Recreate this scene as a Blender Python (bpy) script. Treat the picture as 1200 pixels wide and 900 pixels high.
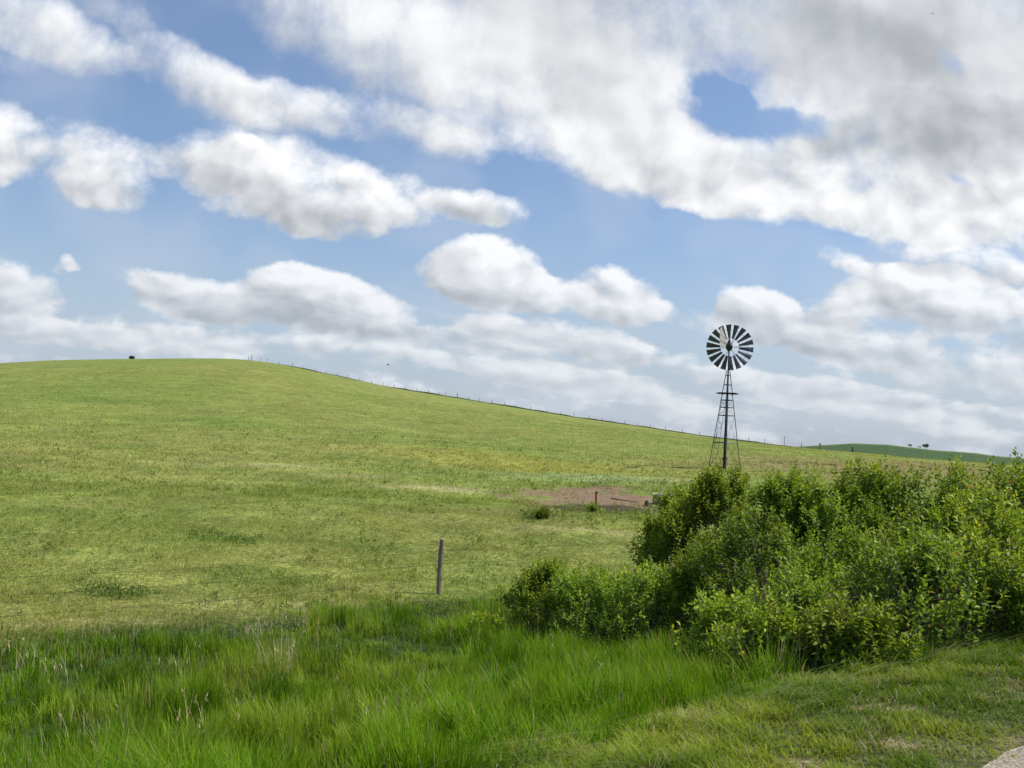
import bpy, math, random
import numpy as np
from mathutils import Vector, Matrix

random.seed(7)
rng = np.random.default_rng(11)
R = math.radians
sc = bpy.context.scene
for o in list(bpy.data.objects):
    bpy.data.objects.remove(o)

# ------------------------------------------------------------------ camera
EYE = 1.65
FPX = 1100.0                      # focal length in pixels of the 1200 px wide photograph
PITCH, ROLL = R(3.22), R(3.0)
cam_d = bpy.data.cameras.new("camera")
cam_d.sensor_width = 36.0
cam_d.lens = 36.0 * FPX / 1200.0
cam_d.clip_start, cam_d.clip_end = 0.05, 20000
cam = bpy.data.objects.new("camera", cam_d)
sc.collection.objects.link(cam)
_f = Vector((0, math.cos(PITCH), math.sin(PITCH)))
_r0 = Vector((1, 0, 0))
_u0 = _r0.cross(_f)
_r = _r0 * math.cos(ROLL) + _u0 * math.sin(ROLL)
_u = _u0 * math.cos(ROLL) - _r0 * math.sin(ROLL)
M = Matrix((( _r.x, _u.x, -_f.x, 0), (_r.y, _u.y, -_f.y, 0), (_r.z, _u.z, -_f.z, EYE), (0, 0, 0, 1)))
cam.matrix_world = M
sc.camera = cam


def ray(px, py):
    d = _f + _r * ((px - 600) / FPX) - _u * ((py - 450) / FPX)
    return d.normalized()


def ray_pq(px, py):
    d = ray(px, py)
    return d.x / d.y, d.z / d.y


# ------------------------------------------------------------------ sun, sky
SUN_EL, SUN_AZ = 57.0, 84.0       # azimuth clockwise from +Y (straight ahead)
SUN_DIR = Vector((math.sin(R(SUN_AZ)) * math.cos(R(SUN_EL)), math.cos(R(SUN_AZ)) * math.cos(R(SUN_EL)), math.sin(R(SUN_EL))))
sun_d = bpy.data.lights.new("sun", 'SUN')
sun_d.energy = 4.3
sun_d.angle = R(0.55)
sun_d.color = (1.0, 0.955, 0.88)
sun = bpy.data.objects.new("sun", sun_d)
sun.rotation_euler = SUN_DIR.to_track_quat('Z', 'Y').to_euler()
sc.collection.objects.link(sun)

sc.view_settings.view_transform = 'Standard'
sc.view_settings.look = 'None'
sc.view_settings.gamma = 1.0
sc.view_settings.use_curve_mapping = False
sc.view_settings.exposure = 0.35
sc.cycles.max_bounces = 5
sc.cycles.diffuse_bounces = 2
sc.cycles.glossy_bounces = 2
sc.cycles.transmission_bounces = 3

world = bpy.data.worlds.new("World")
sc.world = world
world.use_nodes = True


class NT:
    """small helper around a node tree"""
    def __init__(self, tree):
        self.t = tree
        self.n = tree.nodes
        self.l = tree.links

    def node(self, typ, **kw):
        n = self.n.new(typ)
        for k, v in kw.items():
            setattr(n, k, v)
        return n

    def put(self, sock, v):
        if v is None:
            return
        if hasattr(v, 'is_output'):
            self.l.new(v, sock)
        else:
            sock.default_value = v

    def math(self, op, a, b=None, c=None, clamp=False):
        n = self.node('ShaderNodeMath', operation=op, use_clamp=clamp)
        self.put(n.inputs[0], a)
        self.put(n.inputs[1], b)
        self.put(n.inputs[2], c)
        return n.outputs[0]

    def vmath(self, op, a, b=None, scale=None):
        n = self.node('ShaderNodeVectorMath', operation=op)
        self.put(n.inputs[0], a)
        self.put(n.inputs[1], b)
        if scale is not None:
            self.put(n.inputs['Scale'], scale)
        return n.outputs['Value'] if op in ('LENGTH', 'DOT_PRODUCT') else n.outputs[0]

    def maprange(self, v, a, b, c=0.0, d=1.0, smooth=True):
        n = self.node('ShaderNodeMapRange')
        n.interpolation_type = 'SMOOTHSTEP' if smooth else 'LINEAR'
        self.put(n.inputs[0], v)
        for i, q in enumerate((a, b, c, d)):
            self.put(n.inputs[i + 1], q)
        return n.outputs[0]

    def noise(self, vec, scale, detail=4.0, rough=0.55, lac=2.0, dist=0.0, color=False, dim='3D'):
        n = self.node('ShaderNodeTexNoise', noise_dimensions=dim)
        self.put(n.inputs['Vector'], vec)
        self.put(n.inputs['Scale'], scale)
        n.inputs['Detail'].default_value = detail
        n.inputs['Roughness'].default_value = rough
        n.inputs['Lacunarity'].default_value = lac
        n.inputs['Distortion'].default_value = dist
        return n.outputs['Color'] if color else n.outputs['Fac']

    def mix(self, f, a, b, blend='MIX'):
        n = self.node('ShaderNodeMix', data_type='RGBA', blend_type=blend)
        self.put(n.inputs[0], f)
        for s, v in ((n.inputs[6], a), (n.inputs[7], b)):
            if isinstance(v, tuple) and len(v) == 3:
                v = (*v, 1.0)
            self.put(s, v)
        return n.outputs[2]

    def fmix(self, f, a, b):
        n = self.node('ShaderNodeMix', data_type='FLOAT')
        self.put(n.inputs[0], f)
        self.put(n.inputs[2], a)
        self.put(n.inputs[3], b)
        return n.outputs[0]


# cloud masses: centre and half-sizes in pixels of the photograph, turned at once into world directions
# (cx, cy, rx, ry, tilt in degrees (down to the right), weight)
CLOUDS = [
    # large mass, upper right
    (800, -30, 470, 120, 4, 1.25, 0.05), (560, 40, 210, 75, 16, 0.62, 0.05), (640, 105, 150, 75, 14, 0.95, 0.05), (730, 170, 130, 42, 14, 1.0, 0.05),
    (860, 205, 140, 40, 12, 1.1, 0.05), (1010, 215, 130, 55, 9, 1.15, 0.05), (1150, 220, 140, 62, 2, 1.25, 0.05), (1100, 150, 170, 80, 4, 1.25, 0.05),
    (1030, 60, 170, 60, 0, 1.1, 0.05), (1200, 60, 120, 110, 0, 1.0, 0.05), (1340, 120, 180, 140, 0, 1.0, 0.05), (700, 60, 110, 60, 20, 0.85, 0.05),
    # wisps, upper left
    (30, 22, 120, 34, 22, 0.80), (160, 25, 60, 22, 30, 0.40), (230, 98, 90, 32, 16, 0.85), (310, 122, 90, 28, 12, 0.55),
    (430, 146, 120, 28, 10, 0.50), (540, 162, 80, 22, 8, 0.5), (430, 40, 150, 55, 14, 0.62), (330, 20, 60, 40, 20, 0.4), (520, 120, 110, 36, 14, 0.55), (-120, 20, 140, 50, 10, 0.8),
    # left middle row
    (5, 165, 40, 44, 0, 1.0), (110, 200, 80, 40, -4, 0.95), (75, 155, 55, 22, 12, 0.45), (185, 182, 50, 18, 6, 0.3),
    (250, 185, 62, 34, 8, 0.85), (345, 222, 108, 46, 9, 1.35), (385, 258, 62, 26, 8, 0.9), (450, 235, 58, 32, 4, 0.75), (560, 243, 60, 20, 6, 0.7),
    (-90, 190, 80, 50, 0, 0.9),
    # left lower row
    (0, 338, 72, 30, 2, 0.95), (76, 313, 20, 11, 0, 0.7), (215, 345, 66, 24, 6, 1.0), (370, 350, 98, 34, 5, 1.4), (330, 372, 110, 16, 0, 0.6),
    (60, 388, 130, 14, 1, 0.6), (160, 404, 60, 10, 0, 0.4), (330, 408, 200, 14, 0, 0.4),
    # middle lower row
    (570, 318, 66, 34, 8, 1.3), (640, 345, 70, 22, 10, 0.8), (722, 340, 56, 34, 4, 1.4), (800, 368, 40, 14, 6, 0.35), (886, 362, 48, 30, 10, 1.3),
    (640, 390, 100, 16, 3, 0.9), (540, 400, 80, 14, 0, 0.7), (580, 428, 190, 13, 3, 0.6), (780, 425, 120, 12, 3, 0.45), (700, 455, 160, 11, 4, 0.5),
    # right lower field
    (985, 302, 70, 14, 4, 0.5), (1150, 315, 120, 16, 4, 0.4), (1000, 345, 60, 16, 2, 0.4), (1095, 350, 90, 34, 8, 1.2), (1010, 375, 80, 18, 4, 0.6), (1195, 378, 80, 34, 0, 0.9), (1060, 412, 180, 22, 0, 0.8),
    (1040, 465, 190, 13, 2, 0.6), (1180, 445, 130, 20, 0, 0.7), (1130, 500, 200, 12, 2, 0.5), (900, 455, 90, 16, 2, 0.5),
]
HOLES = [(836, 112, 40, 16, 20, 0.74), (922, 138, 46, 18, 4, 0.78), (880, 108, 22, 30, 10, -0.35), (1124, 70, 26, 14, 20, 0.62), (1127, 216, 18, 8, 20, 0.40), (230, 30, 60, 26, 40, 0.3)]
# thick, grey undersides
DARK = [(830, 25, 260, 50, 6, 0.75), (1110, 160, 150, 40, -4, 1.15), (1120, 20, 200, 50, 0, 0.6), (690, 75, 60, 40, 10, 0.4), (385, 262, 62, 18, 8, 0.8), (340, 372, 110, 17, 2, 0.8),
        (1030, 412, 190, 14, 2, 0.6), (1160, 400, 100, 20, 0, 0.6), (620, 408, 150, 12, 2, 0.5), (130, 215, 60, 20, 0, 0.3), (1100, 90, 110, 20, 0, 0.35), (30, 350, 70, 14, 0, 0.4)]


SHADE = 0.6


def build_world():
    T = NT(world.node_tree)
    T.n.clear()
    world.cycles.sampling_method = 'NONE'
    out = T.node('ShaderNodeOutputWorld')
    bg = T.node('ShaderNodeBackground')
    bg.inputs['Strength'].default_value = 0.105
    T.l.new(bg.outputs[0], out.inputs[0])
    sky = T.node('ShaderNodeTexSky', sky_type='NISHITA')
    sky.sun_disc = False
    sky.sun_elevation = R(SUN_EL)
    sky.sun_rotation = R(SUN_AZ)
    sky.altitude = 500
    sky.air_density = 1.25
    sky.dust_density = 1.0
    sky.ozone_density = 2.6
    tc = T.node('ShaderNodeTexCoord')
    sep = T.node('ShaderNodeSeparateXYZ')
    T.l.new(tc.outputs['Generated'], sep.inputs[0])
    yy = T.math('MAXIMUM', sep.outputs[1], 0.12)
    p = T.math('DIVIDE', sep.outputs[0], yy)
    q = T.math('DIVIDE', sep.outputs[2], yy)

    def comb(x, y):
        c = T.node('ShaderNodeCombineXYZ')
        T.put(c.inputs[0], x)
        T.put(c.inputs[1], y)
        return c.outputs[0]
    # the cloud deck flattens towards the horizon
    den = T.math('ADD', T.math('MAXIMUM', q, -0.12), 0.20)
    nv = comb(T.math('MULTIPLY', p, 2.3), T.math('MULTIPLY', T.math('LOGARITHM', den, math.e), 1.25))
    w = T.noise(nv, 2.3, 5.0, 0.58, color=True, dim='2D')
    w = T.vmath('MULTIPLY', T.vmath('SUBTRACT', w, (0.5, 0.5, 0.5)), (0.105, 0.075, 0.0))
    ws = T.node('ShaderNodeSeparateXYZ')
    T.put(ws.inputs[0], w)
    sc_w = T.math('ADD', 0.28, T.math('MULTIPLY', q, 1.6))
    pw = T.math('ADD', p, T.math('MULTIPLY', ws.outputs[0], sc_w))
    qw = T.math('ADD', q, T.math('MULTIPLY', ws.outputs[1], sc_w))

    def c3(x):
        c = T.node('ShaderNodeCombineXYZ')
        for i in range(3):
            T.put(c.inputs[i], x)
        return c.outputs[0]
    pv, qv = c3(pw), c3(qw)

    def madd(a, b, c):
        n = T.node('ShaderNodeVectorMath', operation='MULTIPLY_ADD')
        T.put(n.inputs[0], a); T.put(n.inputs[1], b); T.put(n.inputs[2], c)
        return n.outputs[0]

    def blobs(lst, start, light=False, size=1.35):
        """sum of soft elliptical bumps, three at a time; also the sum weighted by height within each bump"""
        lst = list(lst)
        while len(lst) % 3:
            lst.append((600, -3000, 10, 10, 0, 0.0))
        acc, accL, chain = None, None, start
        for i in range(0, len(lst), 3):
            A, B, C_, A2, B2, C2, W, WL = [], [], [], [], [], [], [], []
            for bl in lst[i:i + 3]:
                cx, cy, rx, ry, rot, wt = bl[:6]
                pc, qc = ray_pq(cx, cy)
                th = -R(rot) - ROLL
                rx, ry = rx / FPX * size, ry / FPX * size
                ct, st = math.cos(th), math.sin(th)
                A.append(ct / rx); B.append(st / rx); C_.append(-(pc * ct + qc * st) / rx)
                A2.append(-st / ry); B2.append(ct / ry); C2.append((pc * st - qc * ct) / ry)
                W.append(wt)
                WL.append(wt * (bl[6] if len(bl) > 6 else SHADE))
            pv2 = pv if chain is None else madd(chain, (1e-9,) * 3, pv)
            X = madd(qv, tuple(B), madd(pv2, tuple(A), tuple(C_)))
            Y = madd(qv, tuple(B2), madd(pv2, tuple(A2), tuple(C2)))
            d = madd(X, X, T.vmath('MULTIPLY', Y, Y))
            e = T.vmath('MAXIMUM', T.vmath('SUBTRACT', (1, 1, 1), d), (0, 0, 0))
            s = T.vmath('DOT_PRODUCT', e, tuple(W))
            acc = s if acc is None else T.math('ADD', acc, s)
            chain = acc
            if light:
                l_ = T.vmath('DOT_PRODUCT', T.vmath('MULTIPLY', e, madd(X, (0.35,) * 3, Y)), tuple(WL))
                accL = l_ if accL is None else T.math('ADD', accL, l_)
                chain = T.math('ADD', acc, accL)
        return acc, accL, chain
    B, L_, ch = blobs(CLOUDS, None, True)
    Hh, _, ch = blobs(HOLES, ch)
    dk, _, ch = blobs(DARK, ch, size=1.5)
    # low down the sight line crosses a whole deck of small clouds
    B = T.math('ADD', B, T.maprange(q, 0.19, 0.08, 0.0, 0.36))
    Bs = T.math('SUBTRACT', 1.0, T.math('EXPONENT', T.math('MULTIPLY', B, -1.25)))
    Bs = T.math('SUBTRACT', Bs, T.math('MULTIPLY', Hh, 0.75))
    n1 = T.noise(nv, 3.1, 9.0, 0.63, 2.1, 0.1, dim='2D')

    def billow(vec):
        # rounded heaps: distance to scattered centres at several sizes
        v_ = T.node('ShaderNodeTexVoronoi', voronoi_dimensions='2D', feature='F1', normalize=True)
        T.put(v_.inputs['Vector'], vec)
        v_.inputs['Scale'].default_value = 6.5
        v_.inputs['Detail'].default_value = 1.4
        v_.inputs['Roughness'].default_value = 0.55
        v_.inputs['Lacunarity'].default_value = 2.3
        return T.math('SUBTRACT', 0.42, v_.outputs['Distance'])
    wv = T.vmath('ADD', nv, T.vmath('MULTIPLY', w, (1.5, 1.5, 0)))
    p0 = billow(wv)
    p1 = billow(T.vmath('ADD', wv, (0.022, 0.045, 0.0)))
    nl = T.noise(T.vmath('ADD', nv, (0.03, 0.06, 0.0)), 3.1, 2.0, 0.5, 2.1, 0.1, dim='2D')
    nfade = T.maprange(q, 0.25, 0.45, 1.0, 0.30)
    d0 = T.math('ADD', Bs, T.math('MULTIPLY', T.math('SUBTRACT', n1, 0.5), 1.35))
    d0 = T.math('ADD', d0, T.math('MULTIPLY', p0, T.math('MULTIPLY', nfade, 0.55)))
    soft = T.maprange(q, 0.18, 0.40, 0.17, 0.42)
    alpha = T.maprange(d0, T.math('SUBTRACT', 0.56, soft), T.math('ADD', 0.56, soft))
    gp = T.math('MULTIPLY', T.math('SUBTRACT', p0, p1), nfade)
    gn = T.math('SUBTRACT', n1, nl)
    Ln = T.math('DIVIDE', L_, T.math('ADD', B, 0.22))
    s = T.math('ADD', 0.80, T.math('MULTIPLY', Ln, 1.0))
    s = T.math('ADD', s, T.math('MULTIPLY', gp, 0.9))
    s = T.math('ADD', s, T.math('MULTIPLY', gn, 0.22))
    s = T.math('SUBTRACT', s, T.math('MULTIPLY', dk, T.math('ADD', 0.35, T.math('MULTIPLY', T.math('SUBTRACT', nl, 0.5), 0.7))))
    s = T.math('SUBTRACT', s, T.math('MULTIPLY', T.maprange(d0, 1.0, 1.5), 0.05))
    s = T.math('MINIMUM', T.math('MAXIMUM', s, 0.0), 1.0)
    ramp = T.node('ShaderNodeValToRGB')
    T.put(ramp.inputs[0], s)
    cr = ramp.color_ramp
    cr.elements[0].position = 0.0
    cr.elements[0].color = (0.30, 0.32, 0.345, 1)
    cr.elements[1].position = 1.0
    cr.elements[1].color = (0.95, 0.955, 0.965, 1)
    e = cr.elements.new(0.38); e.color = (0.43, 0.45, 0.475, 1)
    e = cr.elements.new(0.72); e.color = (0.71, 0.725, 0.745, 1)
    cloud = T.mix(1.0, ramp.outputs[0], (8.2, 8.2, 8.2), 'MULTIPLY')
    el = sep.outputs[2]
    hz_ = T.maprange(el, -0.02, 0.26, 1.0, 0.0)
    skyc = T.mix(1.0, sky.outputs[0], (0.86, 0.88, 0.96), 'MULTIPLY')
    skyc = T.mix(T.math('MULTIPLY', hz_, 0.80), skyc, (3.25, 3.9, 4.95))
    veil = T.maprange(nl, 0.35, 0.70, 0.03, 0.30)
    skyc = T.mix(veil, skyc, (4.4, 4.9, 5.7))
    cloud = T.mix(T.math('MULTIPLY', hz_, 0.45), cloud, (3.55, 4.05, 4.75))
    a2 = T.math('MULTIPLY', alpha, T.fmix(hz_, 0.97, 0.80))
    T.put(bg.inputs['Color'], T.mix(a2, skyc, cloud))


build_world()


# ------------------------------------------------------------------ numpy noise
def _hash(ix, iy, seed):
    h = (ix.astype(np.int64) * 374761393 + iy.astype(np.int64) * 668265263 + seed * 1274126177) & 0xffffffff
    h = ((h ^ (h >> 13)) * 1274126177) & 0xffffffff
    return ((h ^ (h >> 16)) & 0xffffff) / float(0xffffff)


def vnoise(x, y, seed=0):
    x0, y0 = np.floor(x), np.floor(y)
    fx, fy = x - x0, y - y0
    fx, fy = fx * fx * (3 - 2 * fx), fy * fy * (3 - 2 * fy)
    a, b = _hash(x0, y0, seed), _hash(x0 + 1, y0, seed)
    c, d = _hash(x0, y0 + 1, seed), _hash(x0 + 1, y0 + 1, seed)
    return (a * (1 - fx) + b * fx) * (1 - fy) + (c * (1 - fx) + d * fx) * fy


def fbm(x, y, scale, octv=4, seed=0):
    x, y = np.asarray(x, float) * scale, np.asarray(y, float) * scale
    s, a, t = 0.0, 1.0, 0.0
    for i in range(octv):
        s = s + a * vnoise(x + 17.3 * i, y - 9.1 * i, seed + i)
        t += a
        a *= 0.5
        x, y = x * 2.03, y * 2.03
    return s / t          # about 0..1, mean 0.5


def sstep(a, b, x):
    t = np.clip((x - a) / (b - a), 0, 1)
    return t * t * (3 - 2 * t)


# ------------------------------------------------------------------ terrain
DX, DY = 0.745, 0.667            # the road's direction
NX, NY = -0.667, 0.745           # from the road into the field


def vcoord(x, y):
    return NX * x + NY * y


def ucoord(x, y):
    return DX * x + DY * y


SKY_PTS = [(-500, 462), (-200, 440), (0, 427), (60, 423.5), (130, 421), (200, 420), (270, 420), (310, 423.5), (350, 431), (400, 442), (450, 453), (530, 465.5),
           (600, 477), (680, 490), (750, 500), (830, 512), (900, 520.5), (960, 527), (1020, 531.5), (1075, 537), (1112, 541), (1200, 549), (1500, 572)]
sky_az, sky_s = [], []
for (px, py) in SKY_PTS:
    d = ray(px, py)
    sky_az.append(math.atan2(d.x, d.y))
    sky_s.append(d.z / math.hypot(d.x, d.y))
FAR_PTS = [(700, 540), (860, 528), (930, 523.5), (1000, 519.5), (1040, 521), (1100, 528), (1120, 529), (1145, 531), (1165, 534), (1200, 537), (1300, 541), (1500, 560)]
far_az, far_s = [], []
for (px, py) in FAR_PTS:
    d = ray(px, py)
    far_az.append(math.atan2(d.x, d.y))
    far_s.append(d.z / math.hypot(d.x, d.y))
ZV = np.array([[-60, -1.5], [-12, -1.2], [-7.5, -0.1], [-6, 0], [0, 0.02], [2.1, 0.0], [3.0, -0.06], [3.8, -0.2], [5, -0.55], [8, -1.45], [11, -2.05], [13.5, -2.25], [17, -2.08], [22, -2.05], [400, -2.05]])
# cubic-looking smoothing by a dense, blurred table
_vt = np.linspace(-60, 60, 2401)
_zt = np.interp(_vt, ZV[:, 0], ZV[:, 1])
_k = np.hanning(25); _k /= _k.sum()
_zt = np.convolve(np.pad(_zt, 12, mode='edge'), _k, 'valid')

_PA = np.linspace(-1.5, 1.5, 601)
_ps = np.interp(_PA, sky_az, sky_s)
_k2 = np.hanning(13); _k2 /= _k2.sum()
_ps = np.convolve(np.pad(_ps, 6, mode='edge'), _k2, 'valid')


def crest_dist(az):
    px = np.tan(np.clip(az, -1.2, 1.2)) * FPX + 600
    return np.interp(px, [-400, 0, 250, 450, 700, 850, 1000, 1200, 1500], [330, 320, 315, 300, 280, 255, 225, 200, 180])


def height(x, y):
    x = np.asarray(x, float); y = np.asarray(y, float)
    D = np.hypot(x, y)
    az = np.arctan2(x, y)
    v = vcoord(x, y)
    zn = np.interp(v, _vt, _zt)
    s = np.interp(az, _PA, _ps)
    Dc = crest_dist(az)
    hc = s * Dc + 3.7             # rise above the field level at the crest
    px = np.tan(np.clip(az, -1.2, 1.2)) * FPX + 600
    # rise at a few distances; the right side climbs first and then flattens, the left is an even hillside
    r40 = np.interp(px, [0, 300, 600, 850, 1200], [0.9, 1.0, 1.0, 1.05, 1.2])
    r62 = np.interp(px, [0, 300, 600, 850, 1200], [2.2, 2.5, 2.35, 2.45, 2.4])
    r100 = np.interp(px, [0, 300, 600, 850, 1200], [4.4, 5.3, 4.6, 3.7, 3.1])
    r180 = r100 + (hc - r100) * np.interp(px, [0, 300, 600, 850, 1200], [0.50, 0.46, 0.52, 0.62, 0.8])
    rise = np.zeros_like(D)
    nodesD = [np.full_like(D, 20.0), np.full_like(D, 40.0), np.full_like(D, 62.0), np.full_like(D, 100.0), np.full_like(D, 175.0), Dc]
    nodesR = [np.zeros_like(D), r40, r62, r100, r180, hc]
    m = []
    for i in range(5):
        m.append((nodesR[i + 1] - nodesR[i]) / (nodesD[i + 1] - nodesD[i]))
    tang = [np.zeros_like(D)] + [(m[i] + m[i + 1]) / 2 for i in range(4)] + [np.maximum(s + 0.004, m[4] * 0.5)]
    for i in range(5):
        a, b = nodesD[i], nodesD[i + 1]
        t = np.clip((D - a) / (b - a), 0, 1)
        h00 = 2 * t ** 3 - 3 * t ** 2 + 1; h10 = t ** 3 - 2 * t ** 2 + t; h01 = -2 * t ** 3 + 3 * t ** 2; h11 = t ** 3 - t ** 2
        seg = h00 * nodesR[i] + h10 * (b - a) * tang[i] + h01 * nodesR[i + 1] + h11 * (b - a) * tang[i + 1]
        rise = np.where((D >= a) & (D <= b), seg, rise)
    # beyond the crest the land falls away into a valley, then the far farmed hill
    over = D > Dc
    back = hc - sstep(0, 260, D - Dc) * (hc + 9.0) + np.clip(D - Dc, 0, 6) * s
    rise = np.where(over, back, rise)
    fs = np.interp(az, far_az, far_s)
    fh = (fs * 800 + 3.7 + 9.0) * np.exp(-((D - 800) / 190.0) ** 2) + 9.0 * sstep(900, 2500, D)
    rise = np.where(D > 420, rise + fh * sstep(420, 560, D), rise)
    # smooth the lumps of the hillside, kept small near the crest
    lump = (fbm(x, y, 1 / 38.0, 3, 5) - 0.5) * 1.1 * sstep(30, 90, D) * (1 - sstep(0.72, 0.97, D / Dc)) + (fbm(x, y, 1 / 7.0, 3, 9) - 0.5) * 0.30 * sstep(16, 26, D) * (1 - sstep(120, 240, D))
    tus = (fbm(x, y, 1 / 1.3, 2, 21) - 0.5) * 0.13 * sstep(3.4, 5.5, v) * (1 - sstep(60, 110, D))
    rise = (rise + lump) * sstep(13, 23, v)
    return zn + rise + tus


def hz(x, y):
    return float(height(np.array([x]), np.array([y]))[0])


def at(px, py, dmax=600.0):
    """where the sight line of a pixel of the photograph meets the ground"""
    d = ray(px, py)
    t = 2.5 * np.power(dmax / 2.5, np.linspace(0, 1, 4000))
    X, Y, Z = d.x * t, d.y * t, EYE + d.z * t
    under = Z < height(X, Y)
    i = int(np.argmax(under)) if under.any() else len(t) - 1
    return Vector((X[i], Y[i], float(height(X[i:i + 1], Y[i:i + 1])[0])))


def on_az(px, D, py=560):
    d = ray(px, py)
    k = D / math.hypot(d.x, d.y)
    return d.x * k, d.y * k


# ------------------------------------------------------------------ colours of the ground (the plants' own colours)
C_GREEN = np.array([0.165, 0.212, 0.042])
C_OLIVE = np.array([0.218, 0.226, 0.058])
C_DARK = np.array([0.105, 0.165, 0.026])
C_STRAW = np.array([0.36, 0.32, 0.16])
C_BROWN = np.array([0.210, 0.175, 0.070])
C_YEL = np.array([0.270, 0.250, 0.045])
C_PALE = np.array([0.215, 0.275, 0.115])


def zone(px, py, rx_px, depth_scale=1.0, ry_px=8):
    """world ellipse round the ground seen at a pixel: centre, radii across and along the sight line"""
    c = at(px, py)
    D = math.hypot(c.x, c.y)
    p1, p2 = at(px, py - ry_px), at(px, py + ry_px)
    dep = 0.5 * (math.hypot(p1.x, p1.y) - math.hypot(p2.x, p2.y))
    return (c.x, c.y, rx_px / FPX * D, max(dep, 0.3) * depth_scale)


def zval(z, x, y):
    cx, cy, rx, ry = z
    L = math.hypot(cx, cy)
    fx, fy = cx / L, cy / L
    dx, dy = x - cx, y - cy
    a = (dx * fy - dy * fx) / rx
    b = (dx * fx + dy * fy) / ry
    return np.sqrt(a * a + b * b)


ZONES = [  # (zone, colour, strength)
    (zone(640, 548, 150, 1, 9), C_YEL, 0.75), (zone(520, 530, 120, 1, 7), C_YEL, 0.55), (zone(330, 522, 180, 1, 9), C_OLIVE, 0.7), (zone(200, 505, 160, 1, 7), C_OLIVE, 0.5),
    (zone(800, 545, 120, 1, 10), C_OLIVE, 0.8), (zone(960, 545, 140, 1, 12), C_BROWN, 0.85), (zone(1100, 548, 120, 1, 8), C_BROWN, 1.1),
    (zone(520, 573, 80, 1, 4), C_STRAW, 0.75), (zone(420, 558, 60, 1, 3), C_STRAW, 0.45), (zone(300, 545, 110, 1, 3), C_STRAW, 0.3),
    (zone(690, 560, 110, 1, 6), C_PALE, 0.8), (zone(790, 563, 60, 1, 3), C_STRAW, 0.4), (zone(640, 617, 50, 1, 4), C_STRAW, 0.55), (zone(705, 622, 60, 1, 3), C_STRAW, 0.5),
    (zone(120, 470, 130, 1, 4), C_DARK, 0.45), (zone(260, 495, 90, 1, 4), C_DARK, 0.45), (zone(60, 455, 80, 1, 3), C_DARK, 0.3), (zone(430, 465, 80, 1, 4), C_DARK, 0.35),
    (zone(260, 632, 60, 1, 4), C_DARK, 0.9), (zone(140, 697, 45, 1, 3), C_DARK, 1.0), (zone(420, 640, 80, 1, 4), C_DARK, 0.4), (zone(640, 635, 110, 1, 8), C_DARK, 0.5),
    (zone(120, 600, 140, 1, 5), C_DARK, 0.35), (zone(560, 655, 60, 1, 6), C_DARK, 0.4), (zone(100, 545, 200, 1, 6), C_OLIVE, 0.4), (zone(220, 560, 120, 1, 3), C_OLIVE, 0.4),
    (zone(320, 690, 160, 1, 6), C_OLIVE, 0.5), (zone(80, 730, 160, 1, 6), C_STRAW, 0.3), (zone(380, 710, 150, 1, 6), C_STRAW, 0.25), (zone(600, 600, 60, 1, 4), C_BROWN, 0.3),
]
DIRT = zone(701, 587, 86, 1.0, 14)
MUD = zone(700, 595, 62, 1.0, 4.5)


def tint(x, y):
    x = np.asarray(x, float); y = np.asarray(y, float)
    D = np.hypot(x, y)
    az = np.arctan2(x, y)
    v = vcoord(x, y)
    Dc = crest_dist(az)
    n1 = fbm(x, y, 1 / 24.0, 4, 31)[:, None]
    n2 = fbm(x, y, 1 / 5.5, 4, 41)[:, None]
    n3 = fbm(x, y, 1 / 1.2, 3, 51)[:, None]
    c = C_GREEN + (C_OLIVE - C_GREEN) * sstep(0.30, 0.74, n1 * 0.55 + n2 * 0.45)
    c = c + (C_DARK - c) * sstep(0.56, 0.80, n2) * 0.65
    wob = 0.60 * (fbm(x, y, 1 / 4.0, 4, 61) - 0.5) + 0.3 * (n3[:, 0] - 0.5)
    for (z, col, s) in ZONES:
        k = np.clip(1.25 - (zval(z, x, y) + wob), 0, 1)[:, None]
        c = c + (col - c) * np.clip(k * s, 0, 1)
    c = c * (0.86 + 0.28 * n3)
    # unmown strip along the crest fence, pale two-track beyond it
    t = D / Dc
    st = (np.exp(-((t - 0.985) / 0.014) ** 2) * (az > -0.35))[:, None]
    c = c + (np.array([0.05, 0.085, 0.025]) - c) * st * 0.9
    st2 = (sstep(1.004, 1.012, t) * (1 - sstep(1.05, 1.06, t)) * (az > -0.27))[:, None]
    c = c + (np.array([0.34, 0.31, 0.22]) - c) * st2 * 0.7
    # farmed hill far away: dark even crop with a pale ridge
    f = sstep(420, 470, D)[:, None]
    crop = np.array([0.048, 0.088, 0.030]) * (0.85 + 0.3 * fbm(x, y, 1 / 60.0, 3, 71)[:, None])
    ridge = sstep(745, 790, D)[:, None]
    crop = crop + (np.array([0.15, 0.20, 0.07]) - crop) * ridge
    c = c + (crop - c) * f
    # under the tall verge grass: dark green litter; verge itself straw and soil
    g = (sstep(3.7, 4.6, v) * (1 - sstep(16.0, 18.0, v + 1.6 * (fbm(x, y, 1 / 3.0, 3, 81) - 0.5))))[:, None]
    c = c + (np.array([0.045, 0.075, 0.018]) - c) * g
    s = (1 - sstep(3.7, 4.6, v))[:, None]
    n4 = fbm(x, y, 1 / 0.35, 4, 91)[:, None]
    verge = np.array([0.075, 0.085, 0.028]) + (np.array([0.21, 0.17, 0.10]) - np.array([0.075, 0.085, 0.028])) * sstep(0.50, 0.72, n4)
    c = c + (verge - c) * s
    return c


# ------------------------------------------------------------------ materials
def new_mat(name):
    m = bpy.data.materials.new(name)
    m.use_nodes = True
    T = NT(m.node_tree)
    T.n.clear()
    out = T.node('ShaderNodeOutputMaterial')
    return m, T, out


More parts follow.
